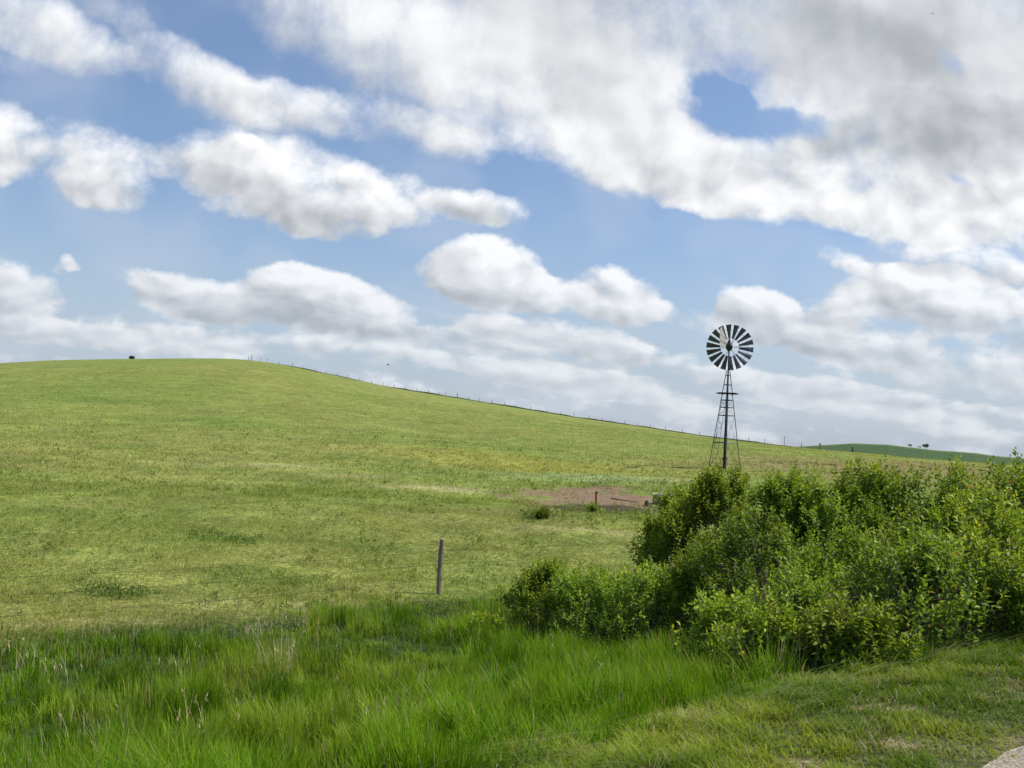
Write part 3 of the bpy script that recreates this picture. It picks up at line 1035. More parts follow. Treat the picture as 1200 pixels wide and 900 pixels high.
def build_dry_and_weeds():
    # last year's straw: tufts of pale stalks standing in the tall grass
    parts = []
    spots = [(330, 790, 1.0, 60), (300, 740, .5, 22), (345, 742, .5, 14), (25, 775, .5, 20), (60, 790, .5, 22), (88, 755, .35, 10), (210, 780, .45, 18), (402, 770, .5, 18), (375, 852, .3, 14),
             (437, 850, .4, 10), (470, 790, .5, 8), (300, 735, .3, 20), (640, 725, .4, 12), (655, 760, .3, 8), (545, 745, .3, 8), (130, 850, .4, 12), (230, 850, .5, 9), (690, 730, .3, 8)]
    P, H, A, Ln = [], [], [], []
    for (px, py, hh, k) in spots:
        c = at(px, py + 12)
        for i in range(k):
            x, y = c.x + random.gauss(0, 0.14), c.y + random.gauss(0, 0.14)
            P.append((x, y, hz(x, y))); H.append(hh * random.uniform(0.5, 1.1)); A.append(random.uniform(0, 6.28)); Ln.append(random.uniform(0.05, 0.6))
    x, y, D = scatter(230, 8.5, 22, 0.7, 1.1)
    v = vcoord(x, y)
    k = (v > 4.4) & (v < 17.3)
    x, y = x[k], y[k]
    z = height(x, y)
    P += list(zip(x, y, z)); H += list(0.35 + 0.35 * rng.random(len(x))); A += list(rng.random(len(x)) * 6.28); Ln += list(0.05 + 0.4 * rng.random(len(x)))
    P, H, A, Ln = np.array(P), np.array(H), np.array(A), np.array(Ln)
    n = len(P)
    c = col_rand(n, np.tile(np.array([0.58, 0.49, 0.31]), (n, 1)), 0.25)
    parts.append(blades(P, H, np.full(n, 0.0055) + 0.003 * rng.random(n), A, Ln, 4, c * 0.8, c))
    # seed heads: a few short leaves round each tip
    tip = P + np.stack([np.cos(A), np.sin(A), np.zeros(n)], 1) * (H * Ln)[:, None]
    tip[:, 2] = P[:, 2] + H * (1 - 0.32 * Ln)
    hd = rng.random(n) < 0.35
    tp = tip[hd]
    for q in range(5):
        m = len(tp)
        dv = np.stack([rng.normal(0, .35, m), rng.normal(0, .35, m), np.full(m, 0.8)], 1)
        dv /= np.linalg.norm(dv, axis=1, keepdims=True)
        pp = tp - np.array([0, 0, 0.02 * q])
        V, T_ = quads_leaf(pp, dv, rng.normal(0, 1, (m, 3)), np.full(m, 0.05), np.full(m, 0.011))
        parts.append((V, T_, np.repeat(c[hd], 4, axis=0)))
    obj_stuff("dry_stalks", parts, M_STALK, "pale dry grass stalks standing among the tall green grass", "dry grass")

    # small leafy weeds and yellowish plants in the pasture
    parts = []
    x, y, D = scatter(5200, 18, 75, 0.6, 1.4)
    v = vcoord(x, y)
    pat = fbm(x, y, 1 / 5.0, 3, 141)
    zy = np.minimum(zval(zone(640, 545, 160, 1, 8), x, y), zval(zone(690, 607, 90, 1, 5), x, y))
    keep = (v > 18) & (zval(DIRT, x, y) > 1.15) & (rng.random(len(x)) < np.where(zy < 1.1, 0.55, 0.10 + 0.20 * sstep(0.55, 0.7, pat)))
    x, y, D = x[keep], y[keep], D[keep]
    nb = len(x)
    # ranker growth along the wet side of the bare patch, and broad-leaved clumps in the near pasture
    ex, ey, eh = [], [], []
    for i in range(150):
        c = at(random.uniform(612, 800), random.gauss(606, 5.5))
        ex.append(c.x); ey.append(c.y); eh.append(random.uniform(0.10, 0.32))
    for i in range(46):
        c = at(random.uniform(600, 790), random.gauss(570, 4))
        ex.append(c.x); ey.append(c.y); eh.append(random.uniform(0.10, 0.25))
    for (cx, cy, k, sp) in ((140, 698, 46, 0.42), (262, 632, 40, 0.9), (120, 690, 14, 0.3), (425, 640, 14, 0.6), (480, 600, 10, 0.6), (60, 650, 12, 0.6), (345, 660, 12, 0.5), (575, 640, 18, 0.9), (280, 575, 12, 1.0)):
        c0_ = at(cx, cy)
        for i in range(k):
            ex.append(c0_.x + random.gauss(0, sp)); ey.append(c0_.y + random.gauss(0, sp * 0.6)); eh.append(random.uniform(0.08, 0.2))
    xx, yy_, DD = scatter(1500, 16, 40, 0.6, 1.3)
    kk = (vcoord(xx, yy_) > 17.2) & (zval(DIRT, xx, yy_) > 1.3) & (fbm(xx, yy_, 1 / 2.5, 3, 145) > 0.50)
    x = np.concatenate([x, ex, xx[kk]]); y = np.concatenate([y, ey, yy_[kk]])
    D = np.hypot(x, y)
    n = len(x)
    hgt = 0.06 + 0.22 * rng.random(n) ** 3
    hgt[nb:nb + len(eh)] = eh
    hgt[nb + len(eh):] = 0.04 + 0.10 * rng.random(n - nb - len(eh))
    isy = (zval(ZONES[0][0], x, y) < 1.2) & (rng.random(n) < 0.6)
    for q in range(16):
        off = rng.normal(0, 1, (n, 3)) * np.stack([hgt * 0.55, hgt * 0.55, hgt * 0.05], 1)
        pp = np.stack([x, y, height(x, y)], 1) + off
        pp[:, 2] += hgt * rng.random(n)
        dv = rng.normal(0, 0.6, (n, 3)); dv[:, 2] += 0.8
        dv /= np.linalg.norm(dv, axis=1, keepdims=True)
        V, T_ = quads_leaf(pp, dv, rng.normal(0, 1, (n, 3)), (0.04 + 0.0008 * D + 0.03 * rng.random(n)) * (0.5 + 2 * hgt), (0.02 + 0.0005 * D) * (0.5 + 2 * hgt))
        c = np.where(isy[:, None], np.array([0.29, 0.28, 0.04]), np.array([0.115, 0.175, 0.032]))
        parts.append((V, T_, np.repeat(col_rand(n, c, 0.3), 4, axis=0)))
    obj_stuff("pasture_weeds", parts, M_LEAF, "low green and yellowish weeds dotted over the pasture", "weeds")

    # white flowers
    parts = []
    x, y, D = scatter(420, 17, 60, 0.6, 1.3)
    keep = (vcoord(x, y) > 16.5) & (fbm(x, y, 1 / 6.0, 3, 151) > 0.47)
    x, y, D = x[keep], y[keep], D[keep]
    c = at(236, 722)
    x = np.concatenate([x, c.x + rng.normal(0, .25, 14)]); y = np.concatenate([y, c.y + rng.normal(0, .25, 14)])
    n = len(x)
    z = height(x, y) + 0.13 + 0.08 * rng.random(n)
    for q in range(5):
        a = 2 * math.pi * q / 5 + rng.random(n)
        dv = np.stack([np.cos(a), np.sin(a), np.full(n, 0.5)], 1)
        dv /= np.linalg.norm(dv, axis=1, keepdims=True)
        V, T_ = quads_leaf(np.stack([x, y, z], 1), dv, np.tile(np.array([0, 0, 1.0]), (n, 1)), np.full(n, 0.022), np.full(n, 0.02))
        parts.append((V, T_, np.tile(np.array([0.75, 0.73, 0.66]), (n * 4, 1))))
    cst = col_rand(n, np.tile(np.array([0.12, 0.2, 0.04]), (n, 1)))
    parts.append(blades(np.stack([x, y, height(x, y)], 1), z - height(x, y), np.full(n, 0.006), rng.random(n) * 6, np.full(n, 0.001), 2, cst, cst))
    obj_stuff("white_flowers", parts, M_STALK, "tiny white flowers scattered in the pasture", "flowers")


build_tall_grass()
build_verge()
build_pasture()
build_dry_and_weeds()


# ------------------------------------------------------------------ shrubs
def make_shrub(px, D, top_y, rad, label, name="shrub", cat="shrub", group="shrubs of the roadside thicket", dens=1.0, tone=0.0, leafL=0.088, base=None, stems=14, seed=None, squash=1.0, bare=0.0):
    """one shrub: many leafy shoots spread through a lumpy dome, on a fan of bent stems"""
    rg = np.random.default_rng(seed if seed is not None else int(px * 13 + D * 7))
    if base is None:
        x0, y0 = on_az(px, D, 620)
    else:
        x0, y0 = base
    z0 = hz(x0, y0)
    d = ray(px, top_y)
    Dx = math.hypot(x0, y0)
    ztop = EYE + d.z / math.hypot(d.x, d.y) * Dx
    H = max(0.28, ztop - z0)
    root = empty(name, (x0, y0, z0), label, cat, group)
    # lobes of the crown
    nl = max(5, int(7 + rad * 6))
    lobes = []
    for i in range(nl):
        a = rg.random() * 6.283
        rr = rad * math.sqrt(rg.random()) * 0.85
        hh = H * (0.92 - 0.42 * (rr / rad) ** 1.4 * rg.uniform(0.6, 1.3))
        lr = rad * rg.uniform(0.22, 0.46)
        lobes.append((math.cos(a) * rr, math.sin(a) * rr, hh - lr * 0.65, lr))
    lobes.append((0, 0, H - rad * 0.42, rad * 0.5))
    lobes = np.array(lobes)
    # shoots
    vol = rad * rad * H
    ns = int(dens * (120 + 270 * (rad * rad + rad * H * 0.8)))
    li = rg.choice(len(lobes), ns, p=lobes[:, 3] ** 2 / (lobes[:, 3] ** 2).sum())
    dirv = rg.normal(0, 1, (ns, 3))
    dirv[:, 2] = dirv[:, 2] * 0.9 + 0.25
    dirv /= np.linalg.norm(dirv, axis=1, keepdims=True)
    rr = lobes[li, 3] * (0.50 + 0.55 * rg.random(ns) ** 0.6)
    C = lobes[li, :3] + dirv * rr[:, None] * np.array([1, 1, 0.85])
    # shoots gather in sprays, leaving dark gaps between them
    nsp = max(12, ns // 16)
    spr = C[rg.choice(ns, nsp, replace=False)]
    own = rg.integers(0, nsp, ns)
    near = rg.random(ns) < 0.80
    C = np.where(near[:, None], spr[own] + rg.normal(0, 0.095, (ns, 3)) * np.array([0.85, 0.85, 1.1]), C)
    dcen = C - np.array([0, 0, H * 0.45])
    dn_ = dcen / (np.linalg.norm(dcen, axis=1, keepdims=True) + 1e-6)
    dirv = np.where(near[:, None], dn_, dirv)
    # skirt near the ground
    nk = int(ns * 0.22)
    a = rg.random(nk) * 6.283
    rk = rad * (0.45 + 0.5 * rg.random(nk))
    C[:nk] = np.stack([np.cos(a) * rk, np.sin(a) * rk, H * (0.06 + 0.42 * rg.random(nk))], 1)
    dirv[:nk] = np.stack([np.cos(a), np.sin(a), np.full(nk, 0.45)], 1)
    C[:, 2] = np.minimum(C[:, 2], H * (0.93 + 0.07 * rg.random(ns)))
    C[:, 2] = np.maximum(C[:, 2], 0.10)
    up = np.array([0, 0, 1.0])
    sd = dirv * 0.55 + up * 0.75 + rg.normal(0, 0.28, (ns, 3))
    sd /= np.linalg.norm(sd, axis=1, keepdims=True)
    SL = 0.20 + 0.20 * rg.random(ns)                 # shoot length
    tall = rg.random(ns) < 0.09
    SL = np.where(tall, SL * 1.9, SL)
    S0 = C - sd * SL[:, None] * 0.6
    # leaves along each shoot
    k = 13
    parts_v, parts_t, parts_c, off = [], [], [], 0
    young = rg.random(ns) ** 2.0 * 1.15
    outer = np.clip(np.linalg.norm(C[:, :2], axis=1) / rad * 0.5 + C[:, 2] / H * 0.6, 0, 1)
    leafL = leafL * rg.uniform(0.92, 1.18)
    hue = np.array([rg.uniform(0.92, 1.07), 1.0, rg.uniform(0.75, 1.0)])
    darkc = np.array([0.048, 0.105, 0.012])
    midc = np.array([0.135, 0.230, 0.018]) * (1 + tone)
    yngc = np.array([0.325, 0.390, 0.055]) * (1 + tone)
    s1 = np.cross(sd, up + 0.01)
    s1 /= np.linalg.norm(s1, axis=1, keepdims=True) + 1e-9
    s2 = np.cross(sd, s1)
    for j in range(k):
        t = (j + 0.5) / k
        keepm = rg.random(ns) < (0.93 if bare == 0 else 0.93 - bare * (1 - t))
        ph = j * 2.4 + rg.random(ns) * 0.9
        rad_d = s1 * np.cos(ph)[:, None] + s2 * np.sin(ph)[:, None]
        p = S0 + sd * (SL * t)[:, None]
        sp = 0.95 - 0.55 * t
        ld = sd * (1 - sp * 0.75) + rad_d * sp + np.array([0, 0, -0.12]) + rg.normal(0, 0.12, (ns, 3))
        ld /= np.linalg.norm(ld, axis=1, keepdims=True)
        nn = up * 0.9 + rad_d * 0.2 + rg.normal(0, 0.35, (ns, 3))
        LL = leafL * (0.84 + 0.16 * min(1, max(0, (Dx - 10) / 6))) * (0.75 + 0.5 * rg.random(ns)) * (1 - 0.25 * t)
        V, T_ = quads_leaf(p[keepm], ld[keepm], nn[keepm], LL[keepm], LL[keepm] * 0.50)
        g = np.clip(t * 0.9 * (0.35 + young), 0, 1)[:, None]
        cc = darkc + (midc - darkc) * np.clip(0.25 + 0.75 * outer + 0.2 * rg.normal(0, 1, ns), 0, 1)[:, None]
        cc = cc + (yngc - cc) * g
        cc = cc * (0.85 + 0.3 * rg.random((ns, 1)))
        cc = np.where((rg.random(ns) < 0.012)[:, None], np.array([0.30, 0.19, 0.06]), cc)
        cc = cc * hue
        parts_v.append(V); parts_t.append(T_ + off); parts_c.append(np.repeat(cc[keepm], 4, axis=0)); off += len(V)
    V = np.concatenate(parts_v)
    V[:, 2] = np.maximum(V[:, 2], height(V[:, 0] + x0, V[:, 1] + y0) - z0 + 0.01)
    me = tri_mesh("foliage", V, np.concatenate(parts_t), M_LEAF, np.concatenate(parts_c))
    fo = bpy.data.objects.new("foliage", me)
    link(fo, root)
    # stems
    mb = MB()
    tw = MB()
    for i in range(int(stems * (0.6 + rad * 0.5))):
        j = rg.integers(nk, ns)
        e = Vector(S0[j])
        b = Vector((rg.normal(0, 0.10) * rad, rg.normal(0, 0.10) * rad, -0.08))
        m1 = b.lerp(e, 0.35) + Vector((rg.normal(0, .05), rg.normal(0, .05), H * 0.07))
        m2 = b.lerp(e, 0.7) + Vector((rg.normal(0, .05), rg.normal(0, .05), H * 0.05))
        r0 = 0.010 + 0.012 * rg.random() * min(1.5, rad)
        mb.tube([b, m1, m2, e], [r0, r0 * 0.75, r0 * 0.5, r0 * 0.25], 5)
        for q in range(6):
            s = m1.lerp(e, rg.random())
            j2 = rg.integers(0, ns)
            e2 = Vector(S0[j2])
            if (e2 - s).length > rad * 0.9:
                e2 = s + (e2 - s).normalized() * rad * 0.7
            tw.tube([s, s.lerp(e2, 0.5) + Vector((0, 0, 0.05)), e2], [r0 * 0.4, r0 * 0.3, r0 * 0.15], 4, caps=False)
    # the shoot axes themselves
    sel = rg.choice(ns, min(ns, 260), replace=False)
    for j in sel:
        tw.tube([S0[j], S0[j] + sd[j] * SL[j] * 0.95], [0.0028, 0.0012], 3, caps=False)
    for j in rg.choice(ns, max(4, ns // 26), replace=False):
        e_ = Vector(C[j]) + Vector(sd[j]) * 0.22
        tw.tube([Vector(C[j]) - Vector(sd[j]) * 0.5, Vector(C[j]), e_], [0.005, 0.004, 0.0015], 4, caps=False)
        for q in range(2):
            b_ = Vector(C[j]).lerp(e_, rg.random())
            tw.tube([b_, b_ + Vector(rg.normal(0, 0.07, 3)) + Vector((0, 0, 0.05))], [0.0025, 0.001], 3, caps=False)
    n0 = len(mb.v)
    mb.v += tw.v
    mb.f += [tuple(i + n0 for i in f) for f in tw.f]
    mb.build("stems", M_BARK, root, smooth=True)
    return root


SHRUBS = [
    # px, D, top_y, rad, label, kwargs
    (645, 19.2, 660, 0.85, "small round shrub at the left end of the roadside thicket", dict(tone=0.05)),
    (702, 17.8, 670, 0.95, "low pale green shrub, second from the left end of the thicket", dict(tone=0.2)),
    (760, 16.6, 662, 1.12, "low broad shrub in front of the thicket's tall left lobe", dict(tone=0.25)),
    (797, 20.0, 566, 0.90, "tall shrub at the thicket's left shoulder, right of the bare dirt patch", dict(tone=0.05)),
    (845, 19.0, 546, 1.15, "tall shrub directly below the windmill's tower", dict(tone=-0.05)),
    (925, 18.0, 545, 1.35, "tall shrub just right of the windmill's foot, with shoots above the skyline", dict(tone=0.1)),
    (1005, 17.0, 541, 1.32, "tall shrub at the back of the thicket under the start of the far green hill", dict(tone=0.0)),
    (1085, 16.5, 548, 1.35, "dull olive shrub at the back of the thicket below the two far trees", dict(bare=0.35, tone=-0.2)),
    (1165, 15.5, 540, 1.30, "thin-topped shrub with bare grey twigs near the right edge, at the back", dict(bare=0.55, dens=0.8)),
    (1240, 14.0, 536, 1.20, "tall shrub cut by the right edge of the view, at the back of the thicket", dict()),
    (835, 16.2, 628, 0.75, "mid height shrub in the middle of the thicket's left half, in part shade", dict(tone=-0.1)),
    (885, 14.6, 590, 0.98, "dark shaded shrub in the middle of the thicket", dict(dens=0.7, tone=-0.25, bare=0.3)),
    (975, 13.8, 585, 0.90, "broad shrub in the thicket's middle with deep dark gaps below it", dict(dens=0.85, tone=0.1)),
    (1065, 12.6, 600, 0.80, "leafy shrub in the right half of the thicket behind the dark stemmed one", dict(dens=0.85, tone=-0.1)),
    (1160, 12.4, 575, 0.90, "bright leafy shrub in the right half of the thicket near the verge", dict(tone=0.15)),
    (842, 11.4, 702, 0.45, "young pale shrub with upright shoots in front of the thicket, in tall grass", dict(tone=0.35)),
    (895, 9.3, 712, 0.42, "lowest pale young shrub at the thicket's front, beside the flattened grass", dict(tone=0.3)),
    (940, 9.9, 672, 0.50, "bright green shrub with tall single shoots at the thicket's front edge", dict(tone=0.25)),
    (1000, 9.1, 712, 0.46, "low dark green shrub at the thicket's front edge, touching the mown verge", dict(tone=-0.1)),
    (1080, 10.2, 632, 0.58, "shrub standing on visible dark stems at the edge of the mown verge", dict(bare=0.3, stems=26)),
    (1145, 11.0, 635, 0.60, "bushy front shrub right of the dark stemmed one, by the verge", dict(tone=0.15)),
    (1215, 11.8, 620, 0.70, "front shrub at the right edge of the view above the verge", dict(tone=0.05)),
]
for (px, D, ty, rad, lab, kw) in SHRUBS:
    make_shrub(px, D, ty, rad, lab, **kw)
# small plants standing apart
c = at(570, 752)
make_shrub(570, 0, 728, 0.25, "small leafy sapling alone in the tall grass below the fence post", name="sapling", group=None, base=(c.x, c.y), stems=5, tone=0.1)
c = at(636, 607)
make_shrub(636, 0, 599, 0.24, "small dark green bush left of the bare dirt patch", name="shrub", group=None, base=(c.x, c.y), stems=4, tone=-0.45, leafL=0.09, dens=0.8)
c = at(694, 600)
make_shrub(694, 0, 596, 0.13, "small weedy bush at the foot of the rusty stake", name="shrub", group=None, base=(c.x, c.y), stems=4, tone=0.0, leafL=0.08, dens=0.5)
c = at(1022, 790)


# ------------------------------------------------------------------ roadside wire fence
def build_fence():
    top = ray(518, 632)
    p0 = at(513.5, 697)
    V0 = vcoord(p0.x, p0.y)
    U0 = ucoord(p0.x, p0.y)
    root = empty("wire_fence", (p0.x, p0.y, p0.z), "roadside wire fence with one grey wooden post standing in the tall grass", "fence")
    D = math.hypot(p0.x, p0.y)
    H = EYE + top.z / math.hypot(top.x, top.y) * D - p0.z
    print("post", p0, "H", H, "V0", V0)
    spots = []
    for du in (-13.0, 0.0, 11.5):
        x, y = DX * (U0 + du) + NX * V0, DY * (U0 + du) + NY * V0
        spots.append((x - p0.x, y - p0.y, hz(x, y) - p0.z))
    tops = []
    for i, (x, y, z) in enumerate(spots):
        mb = MB()
        n = 10
        pts, rd = [], []
        for k in range(n + 1):
            s = k / n
            pts.append((x + 0.02 * s + 0.008 * math.sin(s * 5 + i), y + 0.01 * s, z - 0.3 + (H + 0.3) * s))
            rd.append(0.064 - 0.010 * s + 0.003 * math.sin(s * 17 + i))
        mb.tube(pts, rd, 12)
        # chipped, slightly slanted top
        mb.build("post", M_POST, root, bevel=0.004)
        tops.append((x, y, z))
    for hw in (0.38, 0.72, 1.02):
        mb = MB()
        line = []
        for i in range(2):
            a, b = tops[i], tops[i + 1]
            for k in range(13):
                s = k / 12
                sag = -0.10 * 4 * s * (1 - s)
                line.append((a[0] + (b[0] - a[0]) * s + 0.075 * NX * -1, a[1] + (b[1] - a[1]) * s - 0.075 * NY, a[2] + (b[2] - a[2]) * s + hw + sag))
        mb.tube(line, 0.0028, 4)
        for i in range(0, 150):
            t = i / 150 * (len(line) - 1)
            k = int(t)
            p = Vector(line[k]).lerp(Vector(line[k + 1]), t - k)
            mb.tube([p + Vector((0.012, 0, 0.012)), p - Vector((0.012, 0, 0.012))], 0.0015, 3, caps=False)
        mb.build("wire", M_WIRE, root)


build_fence()


# ------------------------------------------------------------------ fence along the crest
def build_ridge_fence():
    pxs = [286, 289.5, 300, 308, 322, 338, 350, 366, 378, 392, 404, 418, 432, 446, 459, 472, 486, 500, 512, 520, 534, 547, 560, 575, 590, 603, 621, 640, 656, 672, 690, 705, 716, 732, 747, 762, 780, 800, 820, 840, 860, 878, 897, 940]
    pts = []
    for i, px in enumerate(pxs):
        az = math.atan2(*ray(px, 500).xy)
        Dc = float(crest_dist(np.array([az]))[0]) + 1.0
        x, y = math.sin(az) * Dc, math.cos(az) * Dc
        pts.append((x, y, hz(x, y)))
    b = Vector(pts[0])
    root = empty("wire_fence", b, "distant wire fence with small dark posts along the crest of the hill", "fence")
    for i, p in enumerate(pts):
        hh = {0: 1.3, 1: 1.9, 20: 1.6, 34: 1.1}.get(i, 0.95 + 0.35 * random.random())
        r = 0.11 if i in (1, 20) else 0.055 + 0.03 * random.random()
        q = Vector(p) - b
        mb = MB().tube([q + Vector((0, 0, -0.4)), q + Vector((random.uniform(-.05, .05), 0, hh))], [r, r * 0.85], 8)
        mb.build("post", M_OLDPOST_TANKSHADE, root)
    for hw in (0.5, 0.95):
        mb = MB().tube([Vector(p) - b + Vector((0, 0, hw)) for p in pts], 0.006, 4)
        mb.build("wire", M_WIRE, root)


build_ridge_fence()


def build_ridge_grass():
    n = 42000
    az = rng.uniform(-0.275, 0.315, n)
    Dc = crest_dist(az)
    D = Dc + rng.normal(-0.5, 1.4, n)
    x, y = np.sin(az) * D, np.cos(az) * D
    h = (0.12 + 0.62 * fbm(x, y, 1 / 5.0, 3, 171)) * (0.5 + 0.6 * rng.random(n)) * sstep(-0.275, -0.20, az) * (1 - 0.7 * sstep(0.24, 0.31, az))
    c = col_rand(n, np.tile(np.array([0.085, 0.115, 0.036]), (n, 1)), 0.3)
    parts = [blades(np.stack([x, y, height(x, y) - 0.05], 1), h, np.full(n, 0.09), rng.random(n) * 6.283, 0.2 + 0.4 * rng.random(n), 2, c * 0.8, c)]
    obj_stuff("rough_grass", parts, M_GRASS, "dark unmown grass strip along the fence on the hill crest", "grass")


build_ridge_grass()


def build_far_posts():
    # tall thin pole and the corner post with its brace, then a dark post further right
    def place(px, off=1.0):
        az = math.atan2(*ray(px, 525).xy)
        Dc = float(crest_dist(np.array([az]))[0]) + off
        x, y = math.sin(az) * Dc, math.cos(az) * Dc
        return Vector((x, y, hz(x, y)))
    p = place(919)
    r = empty("utility_pole", p, "thin grey pole rising above the low end of the ridge, right of the windmill", "pole")
    MB().tube([(0, 0, -0.5), (0, 0, 2.35)], [0.06, 0.045], 8).build("pole", M_OLDPOST_TANKSHADE, r)
    MB().tube([(-0.22, 0, 2.2), (0.22, 0, 2.2)], 0.04, 6).build("crossbar", M_OLDPOST_TANKSHADE, r)
    p = place(961)
    r = empty("fence_corner", p, "pale wooden fence corner with a slanting brace, left of the far green hill", "fence corner")
    MB().tube([(0, 0, -0.4), (0, 0, 1.5)], 0.16, 8).build("post", M_POST, r)
    MB().tube([(1.9, 0.3, 0.0), (0.1, 0, 1.1)], 0.07, 6).build("brace", M_POST, r)
    MB().tube([(-0.5, 0.1, 1.35), (0.35, -0.05, 1.4)], 0.05, 6).build("rail", M_POST, r)
    p = place(999)
    r = MB().tube([p + Vector((0, 0, -0.4)), p + Vector((0.03, 0, 0.7)), p + Vector((0.05, 0, 1.15))], [0.17, 0.16, 0.14], 10).build("post", M_IRON)
    r.name = "fence_post"
    tag(r, "short dark post standing in the grass in front of the far green hill", "post")


build_far_posts()


# ------------------------------------------------------------------ windmill
def build_windmill():
    D = 62.0
    bx, by = on_az(849.0, D, 546)
    z0 = hz(bx, by)
    d = ray(849, 547)
    print("windmill ground z", z0, "wanted", EYE + d.z / math.hypot(d.x, d.y) * D)
    root = empty("windmill", (bx, by, z0), "tall farm windmill with an eighteen bladed wheel on a lattice tower in the pasture", "windmill")
    S = D / FPX                          # metres per pixel of the photograph there
    zpx = lambda py: EYE + ray(852, py).z / math.hypot(*ray(852, py).xy) * D - z0
    HUB = zpx(405.5)
    TOPZ = zpx(434.0)
    az = math.atan2(bx, by)
    view = Vector((math.sin(az), math.cos(az), 0))       # away from the camera
    side = Vector((math.cos(az), -math.sin(az), 0))      # to the right as seen from the road
    rot = R(4)
    half = 18.0 * S
    toph = 2.2 * S
    dirs = []
    for k in range(4):
        a = rot + k * math.pi / 2
        dirs.append(side * math.cos(a) + view * math.sin(a))

    def legp(k, z):
        r = half + (toph - half) * (z / TOPZ)
        return dirs[k] * r + Vector((0, 0, z))
    for k in range(4):
        mb = MB()
        mb.angle(legp(k, -0.3), legp(k, TOPZ), 0.058, 0.009, dirs[k])
        mb.build("leg", M_GALV, root)
    girts = [zpx(p) for p in (519, 487, 477.5, 469, 451, 440)]
    for z in girts:
        mb = MB()
        for k in range(4):
            a, b = legp(k, z), legp((k + 1) % 4, z)
            mb.angle(a, b, 0.034, 0.006, (a + b) * 0.5 - Vector((0, 0, z)))
        mb.build("girt", M_GALV, root)
    levels = [0.12] + girts
    for i in range(4):
        mb = MB()
        for k in range(4):
            a0, b1 = legp(k, levels[i]), legp((k + 1) % 4, levels[i + 1])
            b0, a1 = legp((k + 1) % 4, levels[i]), legp(k, levels[i + 1])
            mb.tube([a0 * 0.985, b1 * 0.985], 0.006, 4)
            mb.tube([b0, a1], 0.006, 4)
        mb.build("cross_brace", M_GALV, root)
    # ladder up the left face
    mb = MB()
    zt = zpx(468)
    f1 = lambda z: legp(2, z).lerp(legp(3, z), 0.16)
    f2 = lambda z: legp(2, z).lerp(legp(3, z), 0.16) + (legp(3, z) - legp(2, z)).normalized() * 0.34
    mb.tube([f1(0.1), f1(zt)], 0.012, 5)
    mb.tube([f2(0.1), f2(zt)], 0.012, 5)
    z = 0.3
    while z < zt:
        mb.tube([f1(z), f2(z)], 0.009, 4)
        z += 0.33
    mb.build("ladder", M_GALV, root)
    # work platform
    zp = zpx(461.5)
    mb = MB()
    hw = 14.0 * S * 0.74
    for q in range(7):
        off = (q - 3) / 3 * hw
        c_ = view * off
        a, b = c_ - side * hw, c_ + side * hw
        n = view * 0.085
        vs = [a - n, b - n, b + n, a + n]
        vs = [v + Vector((0, 0, zp)) for v in vs] + [v + Vector((0, 0, zp + 0.05)) for v in vs]
        if abs(off) < 0.15:
            continue
        mb.add(vs, [(3, 2, 1, 0), (4, 5, 6, 7), (0, 1, 5, 4), (1, 2, 6, 5), (2, 3, 7, 6), (3, 0, 4, 7)])
    for s_ in (-1, 1):
        c_ = side * (s_ * 0.30)
        mb.tube([c_ - view * hw * 1.02 + Vector((0, 0, zp - 0.04)), c_ + view * hw * 1.02 + Vector((0, 0, zp - 0.04))], 0.035, 6)
    mb.tube([-side * hw * 1.25 + Vector((0, 0, zp + 0.02)), side * hw * 1.25 + Vector((0, 0, zp + 0.02))], 0.035, 6)
    mb.build("platform", M_IRON, root)
    # mast and pump rod, well head at the foot
    MB().tube([(0, 0, TOPZ - 1.3), (0, 0, HUB - 0.1)], 0.050, 10).build("mast", M_IRON, root, smooth=True)
    MB().tube([(0, 0, 0.25), (0, 0, TOPZ - 1.2)], 0.036, 8).build("pump_rod", M_IRON, root, smooth=True)
    MB().tube([(0, 0, -0.2), (0, 0, 0.55), (0, 0, 0.6), (0, 0, 0.75)], [0.11, 0.11, 0.16, 0.16], 12).build("well_head", M_IRON, root)
    # the gear case with its peaked hood
    gc = Vector((0, 0, HUB))
    gb = MB()
    pr = [(-0.32, 0.05), (-0.26, 0.13), (-0.12, 0.185), (0.02, 0.185), (0.12, 0.15), (0.26, 0.09), (0.42, 0.045), (0.52, 0.012)]
    gb.tube([gc + Vector((0, 0, z)) for z, _ in pr], [r * 1.2 for _, r in pr], 14)
    gb.build("gear_case", M_IRON, root, smooth=True)
    wy = R(3)
    wn = (view * math.cos(wy) + side * math.sin(wy) + Vector((0, 0, -0.02))).normalized()   # axle direction, away from the road
    wc = gc + wn * 0.42 + Vector((0, 0, -0.03)) + side * 0.02
    MB().tube([gc - wn * 0.1, wc + wn * 0.12], 0.05, 10).build("axle", M_IRON, root, smooth=True)
    X = (side - wn * side.dot(wn)).normalized()
    Z = wn.cross(X) * (1 if wn.cross(X).z > 0 else -1)
    RO, RI = 26.6 * S, 10.3 * S
    wheel = MB()
    wheel.tube([wc - wn * 0.10, wc + wn * 0.10], 0.11, 14)
    for rr, off in ((RI * 1.12, 0.02), (RI + (RO - RI) * 0.62, 0.03)):
        wheel.tube([wc + (X * math.cos(t) + Z * math.sin(t)) * rr + wn * off for t in [2 * math.pi * i / 54 for i in range(54)]], 0.010, 5, closed=True)
    for k in range(6):
        for dd in (-0.06, 0.06):
            t = 2 * math.pi * (k / 6) + dd + 0.08
            e = X * math.cos(t) + Z * math.sin(t)
            wheel.tube([wc + wn * (0.08 if dd > 0 else -0.08), wc + e * (RI + (RO - RI) * 0.62) + wn * 0.02], 0.010, 4)
    wo = wheel.build("wheel", M_GALV, root)
